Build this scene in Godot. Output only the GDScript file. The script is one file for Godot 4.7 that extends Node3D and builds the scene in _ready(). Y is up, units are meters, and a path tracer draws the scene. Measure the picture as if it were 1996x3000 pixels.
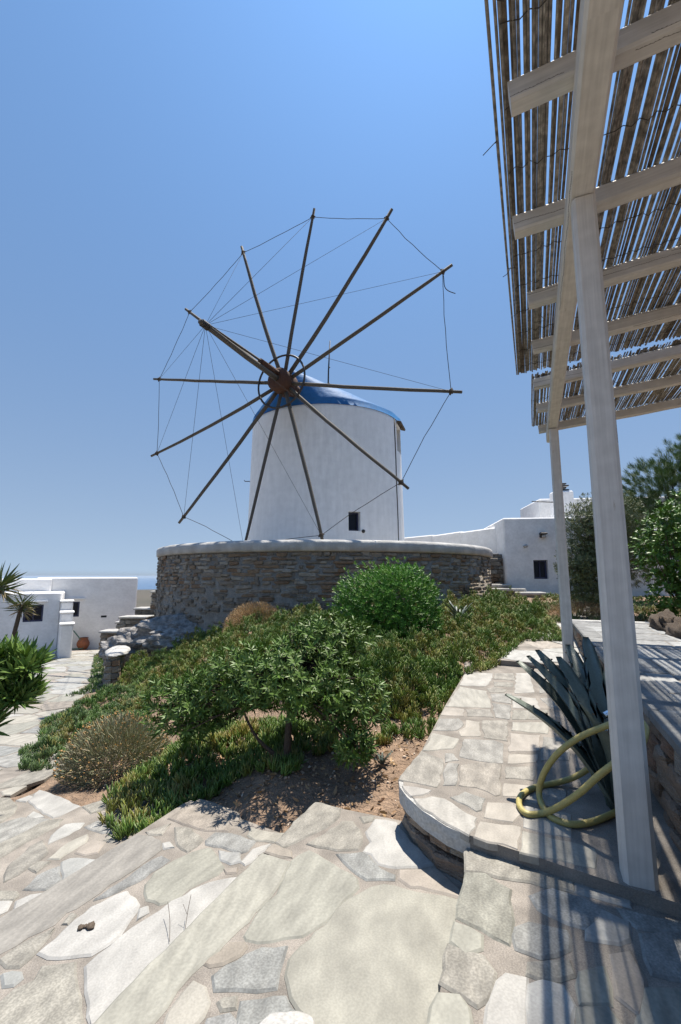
extends Node3D
# A whitewashed windmill on its round stone terrace, seen past a reed-roofed pergola. Metres; eye level is EYE above the nearest paving.
const EYE := 1.30
const SEA := -99.0
var M := {}
var counts := {}
var rng := RandomNumberGenerator.new()
var D := Vector2(.385, .923)    # the way the walkway runs (x right, z ahead)
var planes := {"R": Vector2(-1.255, 0), "A": Vector2(-1.42, 0), "B": Vector2(-1.54, 0), "C": Vector2(-1.66, 0), "D": Vector2(-1.78, 0), "L": Vector2(-1.612, -.072), "W": Vector2(-1.256, .028), "U": Vector2(-1.35, .055), "T": Vector2(-.70, 0)}
var areas := {}
var treads := {}
var ctrl: PackedVector3Array

# ---------------------------------------------------------------- helpers
func w(x: float, y: float, z: float) -> Vector3: return Vector3(x, y + EYE, -z)      # y from eye level, z metres ahead
func qt(q: float, t: float) -> Vector2: return Vector2(.923 * q + .385 * t, -.385 * q + .923 * t)
func rf(a: float, b: float) -> float: return rng.randf_range(a, b)
func lin(r: float, g: float, b: float) -> Color: return Color(r, g, b)
func numbered(parent: Node, called: String) -> String:
	var key := str(parent.get_instance_id()) + called
	counts[key] = counts.get(key, -1) + 1
	return called if counts[key] == 0 else "%s_%03d" % [called, counts[key]]
func put(o: Node3D, called: String, parent: Node) -> Node3D:
	o.name = numbered(parent, called)
	parent.add_child(o, true)
	return o
func tag(o: Node, label: String, category := "", group := "", kind := "") -> Node:
	if label: o.set_meta("label", label)
	if category: o.set_meta("category", category)
	if group: o.set_meta("group", group)
	if kind: o.set_meta("kind", kind)
	return o
func thing(called: String, label: String, category: String, at := Vector3.ZERO, group := "", kind := "") -> Node3D:
	var o := Node3D.new()
	put(o, called, self)
	o.position = at
	tag(o, label, category, group, kind)
	return o
func piece(called: String, mesh: Mesh, m: Material, parent: Node, xf := Transform3D()) -> MeshInstance3D:
	var o := MeshInstance3D.new()
	o.mesh = mesh
	o.material_override = m
	put(o, called, parent)
	o.transform = xf
	return o
func obj(called: String, st: SurfaceTool, m: Material, parent: Node) -> MeshInstance3D:
	return piece(called, st.commit(), m, parent, Transform3D(Basis(), -(parent as Node3D).global_position))
func inst(called: String, mesh: Mesh, m: Material, parent: Node, xf: Transform3D) -> MeshInstance3D:   # xf in world space
	return piece(called, mesh, m, parent, (parent as Node3D).global_transform.affine_inverse() * xf)
func mb(smooth := false) -> SurfaceTool:
	var st := SurfaceTool.new()
	st.begin(Mesh.PRIMITIVE_TRIANGLES)
	st.set_smooth_group(0 if smooth else -1)
	st.set_color(Color.WHITE)
	return st
func done(st: SurfaceTool) -> SurfaceTool:
	st.generate_normals()
	return st
func tri(st: SurfaceTool, a: Vector3, b: Vector3, c: Vector3, inside: Vector3) -> void:   # wound to face away from a point inside
	if (a - c).cross(a - b).dot((a + b + c) / 3.0 - inside) < 0:
		var k := b
		b = c
		c = k
	for p in [a, b, c]:
		st.add_vertex(p)
func quad(st: SurfaceTool, a: Vector3, b: Vector3, c: Vector3, d: Vector3, inside: Vector3) -> void:
	tri(st, a, b, c, inside)
	tri(st, a, c, d, inside)
func block(st: SurfaceTool, at: Vector3, size: Vector3, basis := Basis(), bevel := .01, rough := 0.0) -> void:   # a box with chamfered edges, optionally irregular
	var v := {}
	var h := size * .5
	for sx in [-1, 1]:
		for sy in [-1, 1]:
			for sz in [-1, 1]:
				var k := Vector3(sx, sy, sz)
				var j := Vector3(rf(-rough, rough), rf(-rough, rough), rf(-rough, rough)) * size
				for a in 3:
					var q: Vector3 = k * (h - Vector3.ONE * bevel)
					q[a] = k[a] * h[a]
					v[[sx, sy, sz, a]] = at + basis * (q + j)
	for a in 3:
		var b := (a + 1) % 3
		var c := (a + 2) % 3
		for s in [-1, 1]:
			var f := []
			for n in [[-1, -1], [1, -1], [1, 1], [-1, 1]]:
				var k := [0, 0, 0]
				k[a] = s
				k[b] = n[0]
				k[c] = n[1]
				f.append(v[[k[0], k[1], k[2], a]])
			quad(st, f[0], f[1], f[2], f[3], at)
			for s2 in [-1, 1]:
				var e := []
				for n in [[-1, a], [1, a], [1, b], [-1, b]]:
					var k := [0, 0, 0]
					k[a] = s
					k[b] = s2
					k[c] = n[0]
					e.append(v[[k[0], k[1], k[2], n[1]]])
				quad(st, e[0], e[1], e[2], e[3], at)
	for sx in [-1, 1]:
		for sy in [-1, 1]:
			for sz in [-1, 1]:
				tri(st, v[[sx, sy, sz, 0]], v[[sx, sy, sz, 1]], v[[sx, sy, sz, 2]], at)
func ring(at: Vector3, dir: Vector3, side: Vector3, r: float, n: int, flat := 1.0) -> Array:
	var up := dir.cross(side).normalized()
	var out := []
	for i in n:
		var a := TAU * i / n
		out.append(at + (side * cos(a) + up * sin(a) * flat) * r)
	return out
func tube(st: SurfaceTool, pts: Array, radii: Array, n := 8, closed := false) -> void:   # a swept round bar
	var side := Vector3.ZERO
	var prev := []
	var first := []
	for i in pts.size():
		var a: Vector3 = pts[maxi(i - 1, 0)]
		var b: Vector3 = pts[mini(i + 1, pts.size() - 1)]
		if closed:
			a = pts[(i - 1 + pts.size()) % pts.size()]
			b = pts[(i + 1) % pts.size()]
		var dir := (b - a).normalized()
		if side == Vector3.ZERO: side = dir.cross(Vector3.UP if absf(dir.y) < .9 else Vector3.RIGHT)
		side = (side - dir * side.dot(dir)).normalized()
		var r := ring(pts[i], dir, side, radii[mini(i, radii.size() - 1)], n)
		if prev:
			for k in n:
				quad(st, prev[k], prev[(k + 1) % n], r[(k + 1) % n], r[k], (pts[i] + pts[i - 1]) * .5)
		else: first = r
		prev = r
	if closed:
		for k in n:   # join end to start with the nearest matching vertices
			quad(st, prev[k], prev[(k + 1) % n], first[(k + 1) % n], first[k], (pts[0] + pts[-1]) * .5)
	else:
		for k in range(1, n - 1):
			tri(st, first[0], first[k], first[k + 1], pts[1])
			tri(st, prev[0], prev[k], prev[k + 1], pts[-2])
func smooth_path(pts: Array, per := 6) -> Array:
	var c := Curve3D.new()
	for i in pts.size():
		var a: Vector3 = pts[maxi(i - 1, 0)]
		var b: Vector3 = pts[mini(i + 1, pts.size() - 1)]
		var t := (b - a) / 6.0
		c.add_point(pts[i], -t, t)
	var out := []
	for i in pts.size() - 1:
		for k in per:
			out.append(c.sample(i, float(k) / per))
	out.append(pts[-1])
	return out
func lathe(st: SurfaceTool, at: Vector3, prof: Array, n: int, wob := 0.0, a0 := 0.0, a1 := TAU) -> void:   # prof: Vector2(radius, height), wobble from noise
	var ns := FastNoiseLite.new()
	ns.seed = 5
	ns.frequency = .9
	var rows := []
	for p in prof:
		var row := []
		for i in n + 1:
			var a := lerpf(a0, a1, float(i) / n)
			var d := Vector3(cos(a), 0, sin(a))
			var v: Vector3 = d * p.x + Vector3(0, p.y, 0)
			row.append(at + v + d * ns.get_noise_3dv(v * 1.3) * wob)
		rows.append(row)
	for r in prof.size() - 1:
		var axis: Vector3 = at + Vector3(0, (prof[r].y + prof[r + 1].y) * .5, 0)
		for i in n:
			var into := axis
			if absf(prof[r].y - prof[r + 1].y) < .002: into = axis - Vector3(0, 1, 0)
			quad(st, rows[r][i], rows[r][i + 1], rows[r + 1][i + 1], rows[r + 1][i], into)
func plate(st: SurfaceTool, poly: PackedVector2Array, ab: Vector2, thick: float) -> void:   # a level sheet with sides: x, z ahead
	var top := func(p: Vector2) -> Vector3: return w(p.x, ab.x + ab.y * p.y, p.y)
	var ix := Geometry2D.triangulate_polygon(poly)
	for i in range(0, ix.size(), 3):
		var c: Vector3 = top.call(poly[ix[i]]) - Vector3(0, 1, 0)
		tri(st, top.call(poly[ix[i]]), top.call(poly[ix[i + 1]]), top.call(poly[ix[i + 2]]), c)
	var cw := Geometry2D.is_polygon_clockwise(poly)
	for i in poly.size():
		var p := poly[i]
		var q := poly[(i + 1) % poly.size()]
		var n := Vector2(q.y - p.y, p.x - q.x) * (1.0 if not cw else -1.0)
		var a: Vector3 = top.call(p)
		var b: Vector3 = top.call(q)
		var dn := Vector3(0, -thick, 0)
		quad(st, a, b, b + dn, a + dn, (a + b) * .5 - Vector3(n.x, 0, -n.y).normalized() - Vector3(0, thick * .5, 0))
func pts2(a: Array) -> PackedVector2Array:
	var out := PackedVector2Array()
	for i in range(0, a.size(), 2): out.append(Vector2(a[i], a[i + 1]))
	return out

# ---------------------------------------------------------------- materials
func tex(sd: int, freq: float, lo: float, hi: float, size := 512, oct := 5, kind := FastNoiseLite.TYPE_SIMPLEX_SMOOTH, mid := -1.0) -> NoiseTexture2D:
	var n := FastNoiseLite.new()
	n.seed = sd
	n.frequency = freq
	n.noise_type = kind
	n.fractal_octaves = oct
	var g := Gradient.new()
	g.set_color(0, Color(lo, lo, lo))
	g.set_color(1, Color(hi, hi, hi))
	if mid >= 0: g.add_point(.5, Color(mid, mid, mid))
	var t := NoiseTexture2D.new()
	t.width = size
	t.height = size
	t.seamless = true
	t.noise = n
	t.color_ramp = g
	return t
func mat(c: Color, rough := .85, albedo: Texture2D = null, scale := Vector3.ONE, bump: Texture2D = null, depth := 1.0, vcol := false, world := true) -> StandardMaterial3D:
	var m := StandardMaterial3D.new()
	m.albedo_color = c.linear_to_srgb()
	m.roughness = rough
	m.vertex_color_use_as_albedo = vcol
	if albedo: m.albedo_texture = albedo
	if bump:
		m.heightmap_enabled = true
		m.heightmap_texture = bump
		m.heightmap_scale = depth
	m.uv1_scale = scale
	if world:
		m.uv1_triplanar = true
		m.uv1_world_triplanar = true
	return m
func speckle(m: StandardMaterial3D, t: Texture2D, s: float) -> StandardMaterial3D:   # a second, finer pattern multiplied over the first
	m.detail_enabled = true
	m.detail_blend_mode = BaseMaterial3D.BLEND_MODE_MUL
	m.detail_albedo = t
	m.detail_uv_layer = BaseMaterial3D.DETAIL_UV_2
	m.uv2_triplanar = true
	m.uv2_world_triplanar = true
	m.uv2_scale = Vector3.ONE * s
	return m
func make_materials() -> void:
	var cloud := tex(1, .008, .72, 1.0)
	var fine := tex(2, .05, .74, 1.0, 512, 3)
	var soft := tex(3, .01, .9, 1.0, 512, 4)
	var bumpy := tex(4, .03, 0, 1, 512, 5)
	var broad := tex(5, .012, 0, 1, 512, 5)
	var grain := tex(6, .03, .72, 1.0, 512, 4)
	var cells := tex(7, .035, .55, 1.0, 512, 3, FastNoiseLite.TYPE_CELLULAR)
	var faint := tex(14, .06, .88, 1.0, 512, 3)
	M.paving0 = speckle(mat(Color.WHITE, .72, tex(8, .007, .80, 1.0, 1024, 6), Vector3.ONE, bumpy, .25, true, false), faint, 2.6)
	M.paving1 = speckle(mat(Color.WHITE, .7, tex(15, .013, .78, 1.0, 1024, 6), Vector3(1.0, .5, 1), bumpy, .3, true, false), faint, 1.7)
	M.paving2 = speckle(mat(Color.WHITE, .78, tex(16, .011, .72, 1.0, 1024, 6), Vector3.ONE, bumpy, .5, true, false), fine, 3.1)
	M.mortar = speckle(mat(lin(.405, .365, .32), .95, cloud, Vector3.ONE * .9, bumpy, .5), fine, 5.0)
	M.soil = speckle(mat(lin(.50, .335, .225), 1.0, cloud, Vector3.ONE * 1.3, bumpy, 3.0), tex(9, .06, .55, 1.0, 512, 4), 3.0)
	M.land = speckle(mat(Color.WHITE, 1.0, tex(10, .02, .6, 1.0, 512, 6), Vector3.ONE * .01, null, 1, true), cells, .05)
	M.plaster = speckle(mat(lin(.89, .885, .875), .9, soft, Vector3.ONE * .35, broad, .45), tex(11, .02, .93, 1.0), .8)
	M.limewash = speckle(mat(lin(.93, .925, .91), .9, tex(17, .014, .93, 1.0, 512, 5), Vector3(.8, .12, .8), broad, .45), tex(18, .012, .94, 1.0), .5)
	M.coping = speckle(mat(lin(.74, .73, .70), .9, cloud, Vector3.ONE * .5, bumpy, 1.6), fine, 2.0)
	M.blue = speckle(mat(lin(.06, .23, .52), .6, soft, Vector3.ONE * .8, broad, .8), fine, 1.5)
	M.floor = speckle(mat(lin(.74, .72, .68), .9, cloud, Vector3.ONE * .7, bumpy, .6), fine, 2.0)
	M.blue.metallic_specular = .2
	M.core = speckle(mat(lin(.47, .415, .345), .95, cloud, Vector3.ONE * 1.2, bumpy, 3.0), fine, 4.0)
	for k in 6:
		var c: Color = [lin(.44, .375, .30), lin(.34, .30, .25), lin(.45, .32, .21), lin(.52, .455, .37), lin(.38, .25, .155), lin(.60, .55, .47)][k]
		M["stone%d" % k] = speckle(mat(c, .92, cloud, Vector3(1.6, 5, 1.6), bumpy, 1.6), fine, 5.0)
	for k in 4:
		var c: Color = [lin(.46, .34, .25), lin(.56, .45, .35), lin(.42, .27, .19), lin(.52, .47, .40)][k]
		M["rubble%d" % k] = speckle(mat(c, .9, cloud, Vector3(2, 5, 2), bumpy, 1.6), fine, 5.0)
	M.rock = speckle(mat(lin(.66, .63, .60), .95, tex(12, .012, .45, 1.0, 512, 6), Vector3(.9, 2.2, .9), broad, 6.0), fine, 2.0)
	M.pole = speckle(mat(lin(.17, .145, .115), .8, grain, Vector3(3, .8, 3), bumpy, .6), fine, 4.0)
	M.iron = mat(lin(.05, .042, .038), .6, fine, Vector3.ONE * 3)
	M.rust = speckle(mat(lin(.15, .065, .035), .85, cloud, Vector3.ONE * 3, bumpy, 1.0), fine, 6)
	M.wire = mat(lin(.07, .065, .06), .9)
	M.wire.metallic_specular = .05
	M.dark = mat(lin(.012, .014, .018), .35)
	M.navy = mat(lin(.02, .025, .07), .5)
	M.glass = mat(lin(.012, .014, .022), .12)
	M.glass.metallic_specular = .25
	M.timber = speckle(mat(lin(.16, .12, .085), .9, grain, Vector3(6, 6, 1)), fine, 5)
	M.clay = speckle(mat(lin(.42, .14, .06), .8, cloud, Vector3.ONE * 2), fine, 3)
	M.hose = speckle(mat(lin(.58, .49, .17), .5, soft, Vector3.ONE * 4), fine, 6)
	M.hose_green = mat(lin(.04, .12, .08), .5)
	M.chrome = mat(lin(.75, .76, .78), .15)
	M.chrome.metallic = 1.0
	for k in 5:
		var c: Color = [lin(.72, .64, .52), lin(.58, .50, .39), lin(.80, .74, .64), lin(.38, .30, .22), lin(.66, .60, .52)][k]
		M["reed%d" % k] = speckle(mat(c, .75, tex(20 + k, .025, .35, 1.0, 256, 4), Vector3(2.5, 2.5, 2.5)), fine, 7)
	M.agave = speckle(mat(lin(.155, .195, .16), .5, soft, Vector3.ONE * 2, broad, .4), fine, 3)
	M.bark = speckle(mat(lin(.17, .125, .09), .95, grain, Vector3(6, 1.5, 6), bumpy, 1.5), fine, 4)
	M.slate = speckle(mat(lin(.34, .345, .34), .8, cloud, Vector3.ONE, bumpy, .6), fine, 4)
	M.sea = mat(lin(.02, .075, .17), .25, null, Vector3.ONE, tex(13, .02, 0, 1, 512, 4), 3.0)
	M.sea.uv1_scale = Vector3.ONE * .02
	M.paint = painted_wood(0)
	M.paint2 = painted_wood(1)
func leaf_mat(rough: float, through: float) -> StandardMaterial3D:
	var m := mat(Color.WHITE, rough, null, Vector3.ONE, null, 1, true, false)
	m.backlight_enabled = true
	m.backlight = Color(through, through, through * .6)
	return m
func painted_wood(k: int) -> StandardMaterial3D:   # white-washed timber: faint grain, drying cracks, knots
	var im := Image.create(256, 1024, false, Image.FORMAT_RGB8)
	var n := FastNoiseLite.new()
	n.seed = 31 + k
	n.frequency = .02
	for y in 1024:
		for x in 256:
			var g := n.get_noise_2d(x * 3.0, y * .12) * .05 + n.get_noise_2d(x * 9.0 + 500, y * .5) * .04
			var v := .86 + g
			im.set_pixel(x, y, Color(v, v * .992, v * .972))
	var r := RandomNumberGenerator.new()
	r.seed = 77 + k
	for c in 7:
		var x := r.randf() * 256
		var y := r.randi_range(0, 700)
		for i in r.randi_range(150, 420):
			x += r.randf_range(-.5, .5)
			var yy := (y + i) % 1024
			var v := r.randf_range(.28, .42)
			im.set_pixel(posmod(int(x), 256), yy, Color(v, v * .95, v * .9))
			if i % 5 < 2: im.set_pixel(posmod(int(x) + 1, 256), yy, Color(.6, .58, .55))
	for c in 10:
		var cx := r.randi_range(8, 248)
		var cy := r.randi_range(20, 1000)
		for dy in range(-9, 10):
			for dx in range(-3, 4):
				var e := sqrt(dx * dx / 9.0 + dy * dy / 81.0)
				if e < 1.0 and r.randf() < .8:
					im.set_pixel(posmod(cx + dx, 256), cy + dy, Color(.72, .69, .64).lerp(Color(.84, .83, .81), e))
	var m := speckle(mat(lin(.86, .855, .84), .7, ImageTexture.create_from_image(im), Vector3.ONE, null, 1, false, false), tex(40 + k, .02, .9, 1.0), .9)
	return m

# ---------------------------------------------------------------- ground
func ground_ctrl() -> void:
	for s in [".3,2.8,-1.44 -.1,3.0,-1.48 -.35,3.1,-1.56 -1.0,3.5,-1.62 -1.3,3.7,-1.70 -1.7,3.95,-1.74 -2.1,4.05,-1.82 -2.55,4.35,-1.89 -2.9,4.6,-2.0 -2.8,5.1,-2.0", "-.4,3.6,-1.42 -1.2,4.2,-1.54 -2.0,4.6,-1.78 .5,3.6,-1.38 .8,4.2,-1.36 .4,4.6,-1.36 -.4,4.6,-1.38 -1.2,5,-1.52 -2.1,5.6,-1.72 -3,6,-1.95 -3.5,7,-2.05 -4.3,8.3,-2.2 -4.6,9.3,-2.25", "1.1,4.9,-1.30 .6,5.2,-1.14 -.2,5.4,-1.15 -1.2,6,-1.35 -2.2,6.8,-1.62 -3.2,8,-1.9 1.3,5.7,-1.10 .6,6.2,-.98 -.3,6.5,-1.0 -1.2,7.2,-1.12 -2.2,8.2,-1.42 -3.4,9.6,-1.78 -4.2,10.2,-2.05", "1.6,6.5,-1.04 2.2,7.5,-.98 1.4,7.6,-.96 .4,7.8,-.96 -.6,8.4,-.95 -1.5,9.4,-1.04 -1.85,10,-1.13 -2.8,10.8,-1.42 -2.8,10.6,-1.48 -4,12,-1.6 .5,9.5,-.82 -.5,10.3,-.78 2,9,-.85 3,10,-.78 4,12,-.68 4.8,13.8,-.62 3.2,8.9,-.86", "-5,12.5,-1.8 -5.7,14,-1.55 -6.5,13,-2.5 -5.8,11,-2.4 -7.5,17,-2.8 -7,15,-2.65 -9,20,-3.1 -12,18,-2.95 -16,14,-2.7 -10,9,-2.35 -7,5,-2.05 -5,2,-1.85 -14,22,-3.3 -3,15,-1.2 3.5,16,-.6", "5,10,-.75 6,13,-.62 8,9,-.7 10,14,-.6 6,16,-.6 4,7.5,-.8 5,6,-.75 7,4,-.8 4,2,-.9 3,-2,-1.4 8,-3,-1.2 -4,-4,-1.9 14,10,-.8 14,18,-1 9,20,-.9 0,22,-1.2 -5,24,-3 -20,8,-2.8 -3,-1,-1.7"]:
		for q in s.split(" "):
			var f: PackedFloat64Array = q.split_floats(",")
			ctrl.append(Vector3(f[0], f[2], f[1]))
func bed(x: float, z: float) -> float:
	var s := 0.0
	var t := 0.0
	for c in ctrl:
		var d := (c.x - x) * (c.x - x) + (c.z - z) * (c.z - z)
		var k := 1.0 / (d * sqrt(d) + .004)
		s += k
		t += k * c.y
	return t / s
var far_noise := FastNoiseLite.new()
func ground(x: float, z: float, cut := true) -> float:      # height over eye level
	var r := sqrt(x * x + z * z)
	var y := 0.0
	if r < 34: y = bed(x, z) + far_noise.get_noise_2d(x * 60, z * 60) * .03
	if r > 22:
		var e := [[22, -2.4], [80, -9], [200, -20], [600, -33], [1000, -30], [1500, -40], [2400, -80], [3600, -125], [1e6, -125]]
		var f := 0.0
		for i in e.size() - 1:
			if r >= e[i][0] and r < e[i + 1][0]: f = lerpf(e[i][1], e[i + 1][1], (r - e[i][0]) / (e[i + 1][0] - e[i][0]))
		f += far_noise.get_noise_2d(x * .25, z * .25) * minf(r * .02, 9)
		y = lerpf(y, f, smoothstep(22, 34, r))
	if cut and r < 26:
		var p := Vector2(x, z)
		for k in areas:
			if Geometry2D.is_point_in_polygon(p, areas[k]): y = minf(y, planes[k].x + planes[k].y * z - .09)
	return y
func build_ground() -> void:
	far_noise.seed = 9
	far_noise.frequency = .02
	far_noise.fractal_octaves = 4
	var axis := func(lo: float, hi: float, step: float, most: float) -> Array:
		var out := []
		var a := lo
		while a < hi:
			out.append(a)
			a += step
		var g := step
		var b := a
		while b < most:
			out.append(b)
			g *= 1.22
			b += g
		g = step
		b = lo
		while b > -most:
			g *= 1.22
			b -= g
			out.push_front(b)
		return out
	var xs: Array = axis.call(-6.0, 5.5, .12, 4200.0)
	var zs: Array = axis.call(2.0, 11.0, .12, 4200.0)
	var st := mb(true)
	var nx := xs.size()
	for z in zs:
		for x in xs:
			var r := sqrt(x * x + z * z)
			var y := ground(x, z)
			var n: float = far_noise.get_noise_2d(x * .9, z * .9)
			var c := lin(.56, .385, .265).lerp(lin(.20, .165, .12), clampf((r - 16) / 30.0, 0, 1))
			if r > 60: c = c.lerp(lin(.13, .125, .085), clampf(n * 2.0 + .3, 0, 1))
			if r > 60 and r < 160 and x < 0: c = c.lerp(lin(.16, .26, .05) if n > -.1 else lin(.42, .34, .22), .85)
			st.set_color(c)
			st.add_vertex(w(x, y, z))
	for j in zs.size() - 1:
		for i in nx - 1:
			var a := j * nx + i
			for k in [a, a + nx, a + 1, a + 1, a + nx, a + nx + 1]: st.add_index(k)
	st.generate_normals()
	M.soil.vertex_color_use_as_albedo = true
	M.soil.albedo_color = Color.WHITE
	tag(obj("ground", st, M.soil, self), "dry reddish soil of the garden bed and the bare hills beyond", "ground", "", "structure")
	var s := PlaneMesh.new()
	s.size = Vector2(60000, 60000)
	tag(piece("sea", s, M.sea, self, Transform3D(Basis(), Vector3(0, EYE + SEA, 0))), "hazy blue sea along the horizon beyond the hills", "sea", "", "structure")

# ---------------------------------------------------------------- paving
var tones := [lin(.45, .445, .42), lin(.41, .39, .34), lin(.355, .35, .30), lin(.385, .39, .375), lin(.35, .31, .26), lin(.40, .355, .305), lin(.315, .30, .27)]
func slab_mesh(poly: PackedVector2Array, ab: Vector2, tone: Color, proud := .007, rough := .009, bev := .010, grow := 0.0) -> SurfaceTool:
	if Geometry2D.is_polygon_clockwise(poly): poly.reverse()
	var o := PackedVector2Array()
	for i in poly.size():
		var a := poly[i]
		var b := poly[(i + 1) % poly.size()]
		o.append(a)
		var n := clampi(int(a.distance_to(b) / .075), 0, 9)
		for k in n:
			var p := a.lerp(b, (k + 1.0) / (n + 1))
			var t := (b - a).normalized()
			o.append(p + Vector2(-t.y, t.x) * rf(-rough, rough))
	var inner := PackedVector2Array()
	var raw := o.duplicate()
	for i in raw.size():
		var t := (raw[(i + 1) % raw.size()] - raw[i - 1]).normalized()
		o[i] = raw[i] - Vector2(-t.y, t.x) * grow
		inner.append(raw[i] + Vector2(-t.y, t.x) * (bev - grow))
	var st := mb()
	var tilt := Vector2(rf(-.004, .004), rf(-.004, .004))
	var mid := o[0]
	var top := func(p: Vector2, d: float) -> Vector3: return w(p.x, ab.x + ab.y * p.y + d + (p - mid).dot(tilt), p.y)
	var ang := rf(-.25, .25) + .39
	var off := Vector2(rf(0, 9), rf(0, 9))
	var uv := func(p: Vector2) -> Vector2: return (p.rotated(ang) * Vector2(1.0, .55) + off)
	var ix := Geometry2D.triangulate_polygon(inner)
	var src := inner
	if ix.is_empty():
		src = o
		ix = Geometry2D.triangulate_polygon(o)
	st.set_color(tone)
	for i in range(0, ix.size(), 3):
		var q := [src[ix[i]], src[ix[i + 1]], src[ix[i + 2]]]
		if (q[1] - q[0]).cross(q[2] - q[0]) < 0: q = [q[0], q[2], q[1]]
		for p in [q[0], q[2], q[1]]:      # seen from above with z turned round
			st.set_uv(uv.call(p))
			st.add_vertex(top.call(p, proud))
	for i in o.size():
		var j := (i + 1) % o.size()
		var rows := [[src[i], src[j], proud], [o[i], o[j], proud - .006], [o[i], o[j], -.03]]
		for r in 2:
			var a: Vector3 = top.call(rows[r][0], rows[r][2])
			var b: Vector3 = top.call(rows[r][1], rows[r][2])
			var c: Vector3 = top.call(rows[r + 1][1], rows[r + 1][2])
			var d: Vector3 = top.call(rows[r + 1][0], rows[r + 1][2])
			var e := [[a, rows[r][0]], [b, rows[r][1]], [c, rows[r + 1][1]], [a, rows[r][0]], [c, rows[r + 1][1]], [d, rows[r + 1][0]]]
			for k in 6:
				st.set_uv(uv.call(e[k][1]))
				st.add_vertex(e[k][0])
	return done(st)
func paver(tone: int) -> Material: return M["paving%d" % [0, 2, 1, 2, 1, 0, 1][tone]] if rng.randf() < .75 else M["paving%d" % (rng.randi() % 3)]
func slab_at(area: String, tone: int, a: Array) -> void:
	var c: Color = tones[tone] * rf(.92, 1.06)
	if area == "W": c = c.lerp(lin(.43, .405, .36), .55)
	obj("flagstone", slab_mesh(pts2(a), planes[area], c, .004 if area == "W" else .007, .009, .007 if area == "W" else .010, {"W": .002, "R": .014}.get(area, .009)), paver(tone), treads[area])
func clip_half(poly: PackedVector2Array, at: Vector2, n: Vector2) -> PackedVector2Array:
	var out := PackedVector2Array()
	for i in poly.size():
		var a := poly[i]
		var b := poly[(i + 1) % poly.size()]
		var da := (a - at).dot(n)
		var db := (b - at).dot(n)
		if da <= 0: out.append(a)
		if da * db < 0: out.append(a.lerp(b, da / (da - db)))
	return out
func crazy_paving(area: String, region: PackedVector2Array, step: Vector2, joint: float, keep := PackedVector2Array(), most := 260) -> void:   # irregular stones: shrunk Voronoi cells
	var box := Rect2(region[0], Vector2.ZERO)
	for p in region: box = box.expand(p)
	var sites := []
	var nz := int(box.size.y / step.y) + 2
	var nx := int(box.size.x / step.x) + 2
	for j in nz:
		for i in nx:
			sites.append(box.position + Vector2((i + rf(-.42, .42) + .5 * (j % 2)) * step.x, (j + rf(-.4, .4)) * step.y))
	var made := 0
	for n in sites.size():
		var s: Vector2 = sites[n]
		if not Geometry2D.is_point_in_polygon(s, region): continue
		var poly := PackedVector2Array([s + Vector2(-2, -2), s + Vector2(2, -2), s + Vector2(2, 2), s + Vector2(-2, 2)])
		for dj in range(-3, 4):
			for di in range(-3, 4):
				var m := n + dj * nx + di
				if m == n or m < 0 or m >= sites.size(): continue
				var v: Vector2 = sites[m] - s
				poly = clip_half(poly, s + v * .5 - v.normalized() * joint * rf(.35, .75), v.normalized())
		if poly.size() < 3: continue
		for part in Geometry2D.intersect_polygons(poly, region):
			if part.size() < 3 or Geometry2D.is_polygon_clockwise(part): continue
			var ar := 0.0
			for k in part.size(): ar += part[k].cross(part[(k + 1) % part.size()]) * .5
			if absf(ar) < .02 or made >= most: continue
			made += 1
			obj("flagstone", slab_mesh(part, planes[area], tones[[0, 1, 1, 3, 5, 0, 2][rng.randi() % 7]] * rf(.9, 1.06), .008, .012, .012), paver(rng.randi() % 7), treads[area])
func tread(area: String, poly: PackedVector2Array, thick: float, called: String, label: String, category: String) -> void:
	areas[area] = poly
	treads[area] = thing(called, label, category, w(poly[0].x, planes[area].x + planes[area].y * poly[0].y, poly[0].y), "", "structure")
	var st := mb()
	plate(st, poly, planes[area], thick)
	obj("mortar_bed", done(st), M.mortar, treads[area])

# ---------------------------------------------------------------- masonry
var rubble_meshes := []
func make_rubble() -> void:
	for k in 12:
		var st := mb()
		block(st, Vector3.ZERO, Vector3.ONE, Basis(), .13, .10)
		rubble_meshes.append(done(st).commit())
func stone(parent: Node, at: Vector3, out: Vector3, size: Vector3, kinds: String, n: int, st: SurfaceTool = null, tilt := .06) -> void:   # size: along the wall, up, depth
	var b := Basis(Vector3.UP.cross(out), Vector3.UP, out)
	b = b * Basis(Vector3.BACK, rf(-tilt, tilt)) * Basis(Vector3.UP, rf(-.06, .06))
	var xf := Transform3D(b.scaled_local(size), at)
	if st: st.append_from(rubble_meshes[rng.randi() % 12], 0, xf)
	else: inst("stone", rubble_meshes[rng.randi() % 12], M["%s%d" % [kinds, rng.randi() % n]], parent, xf)

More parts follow.
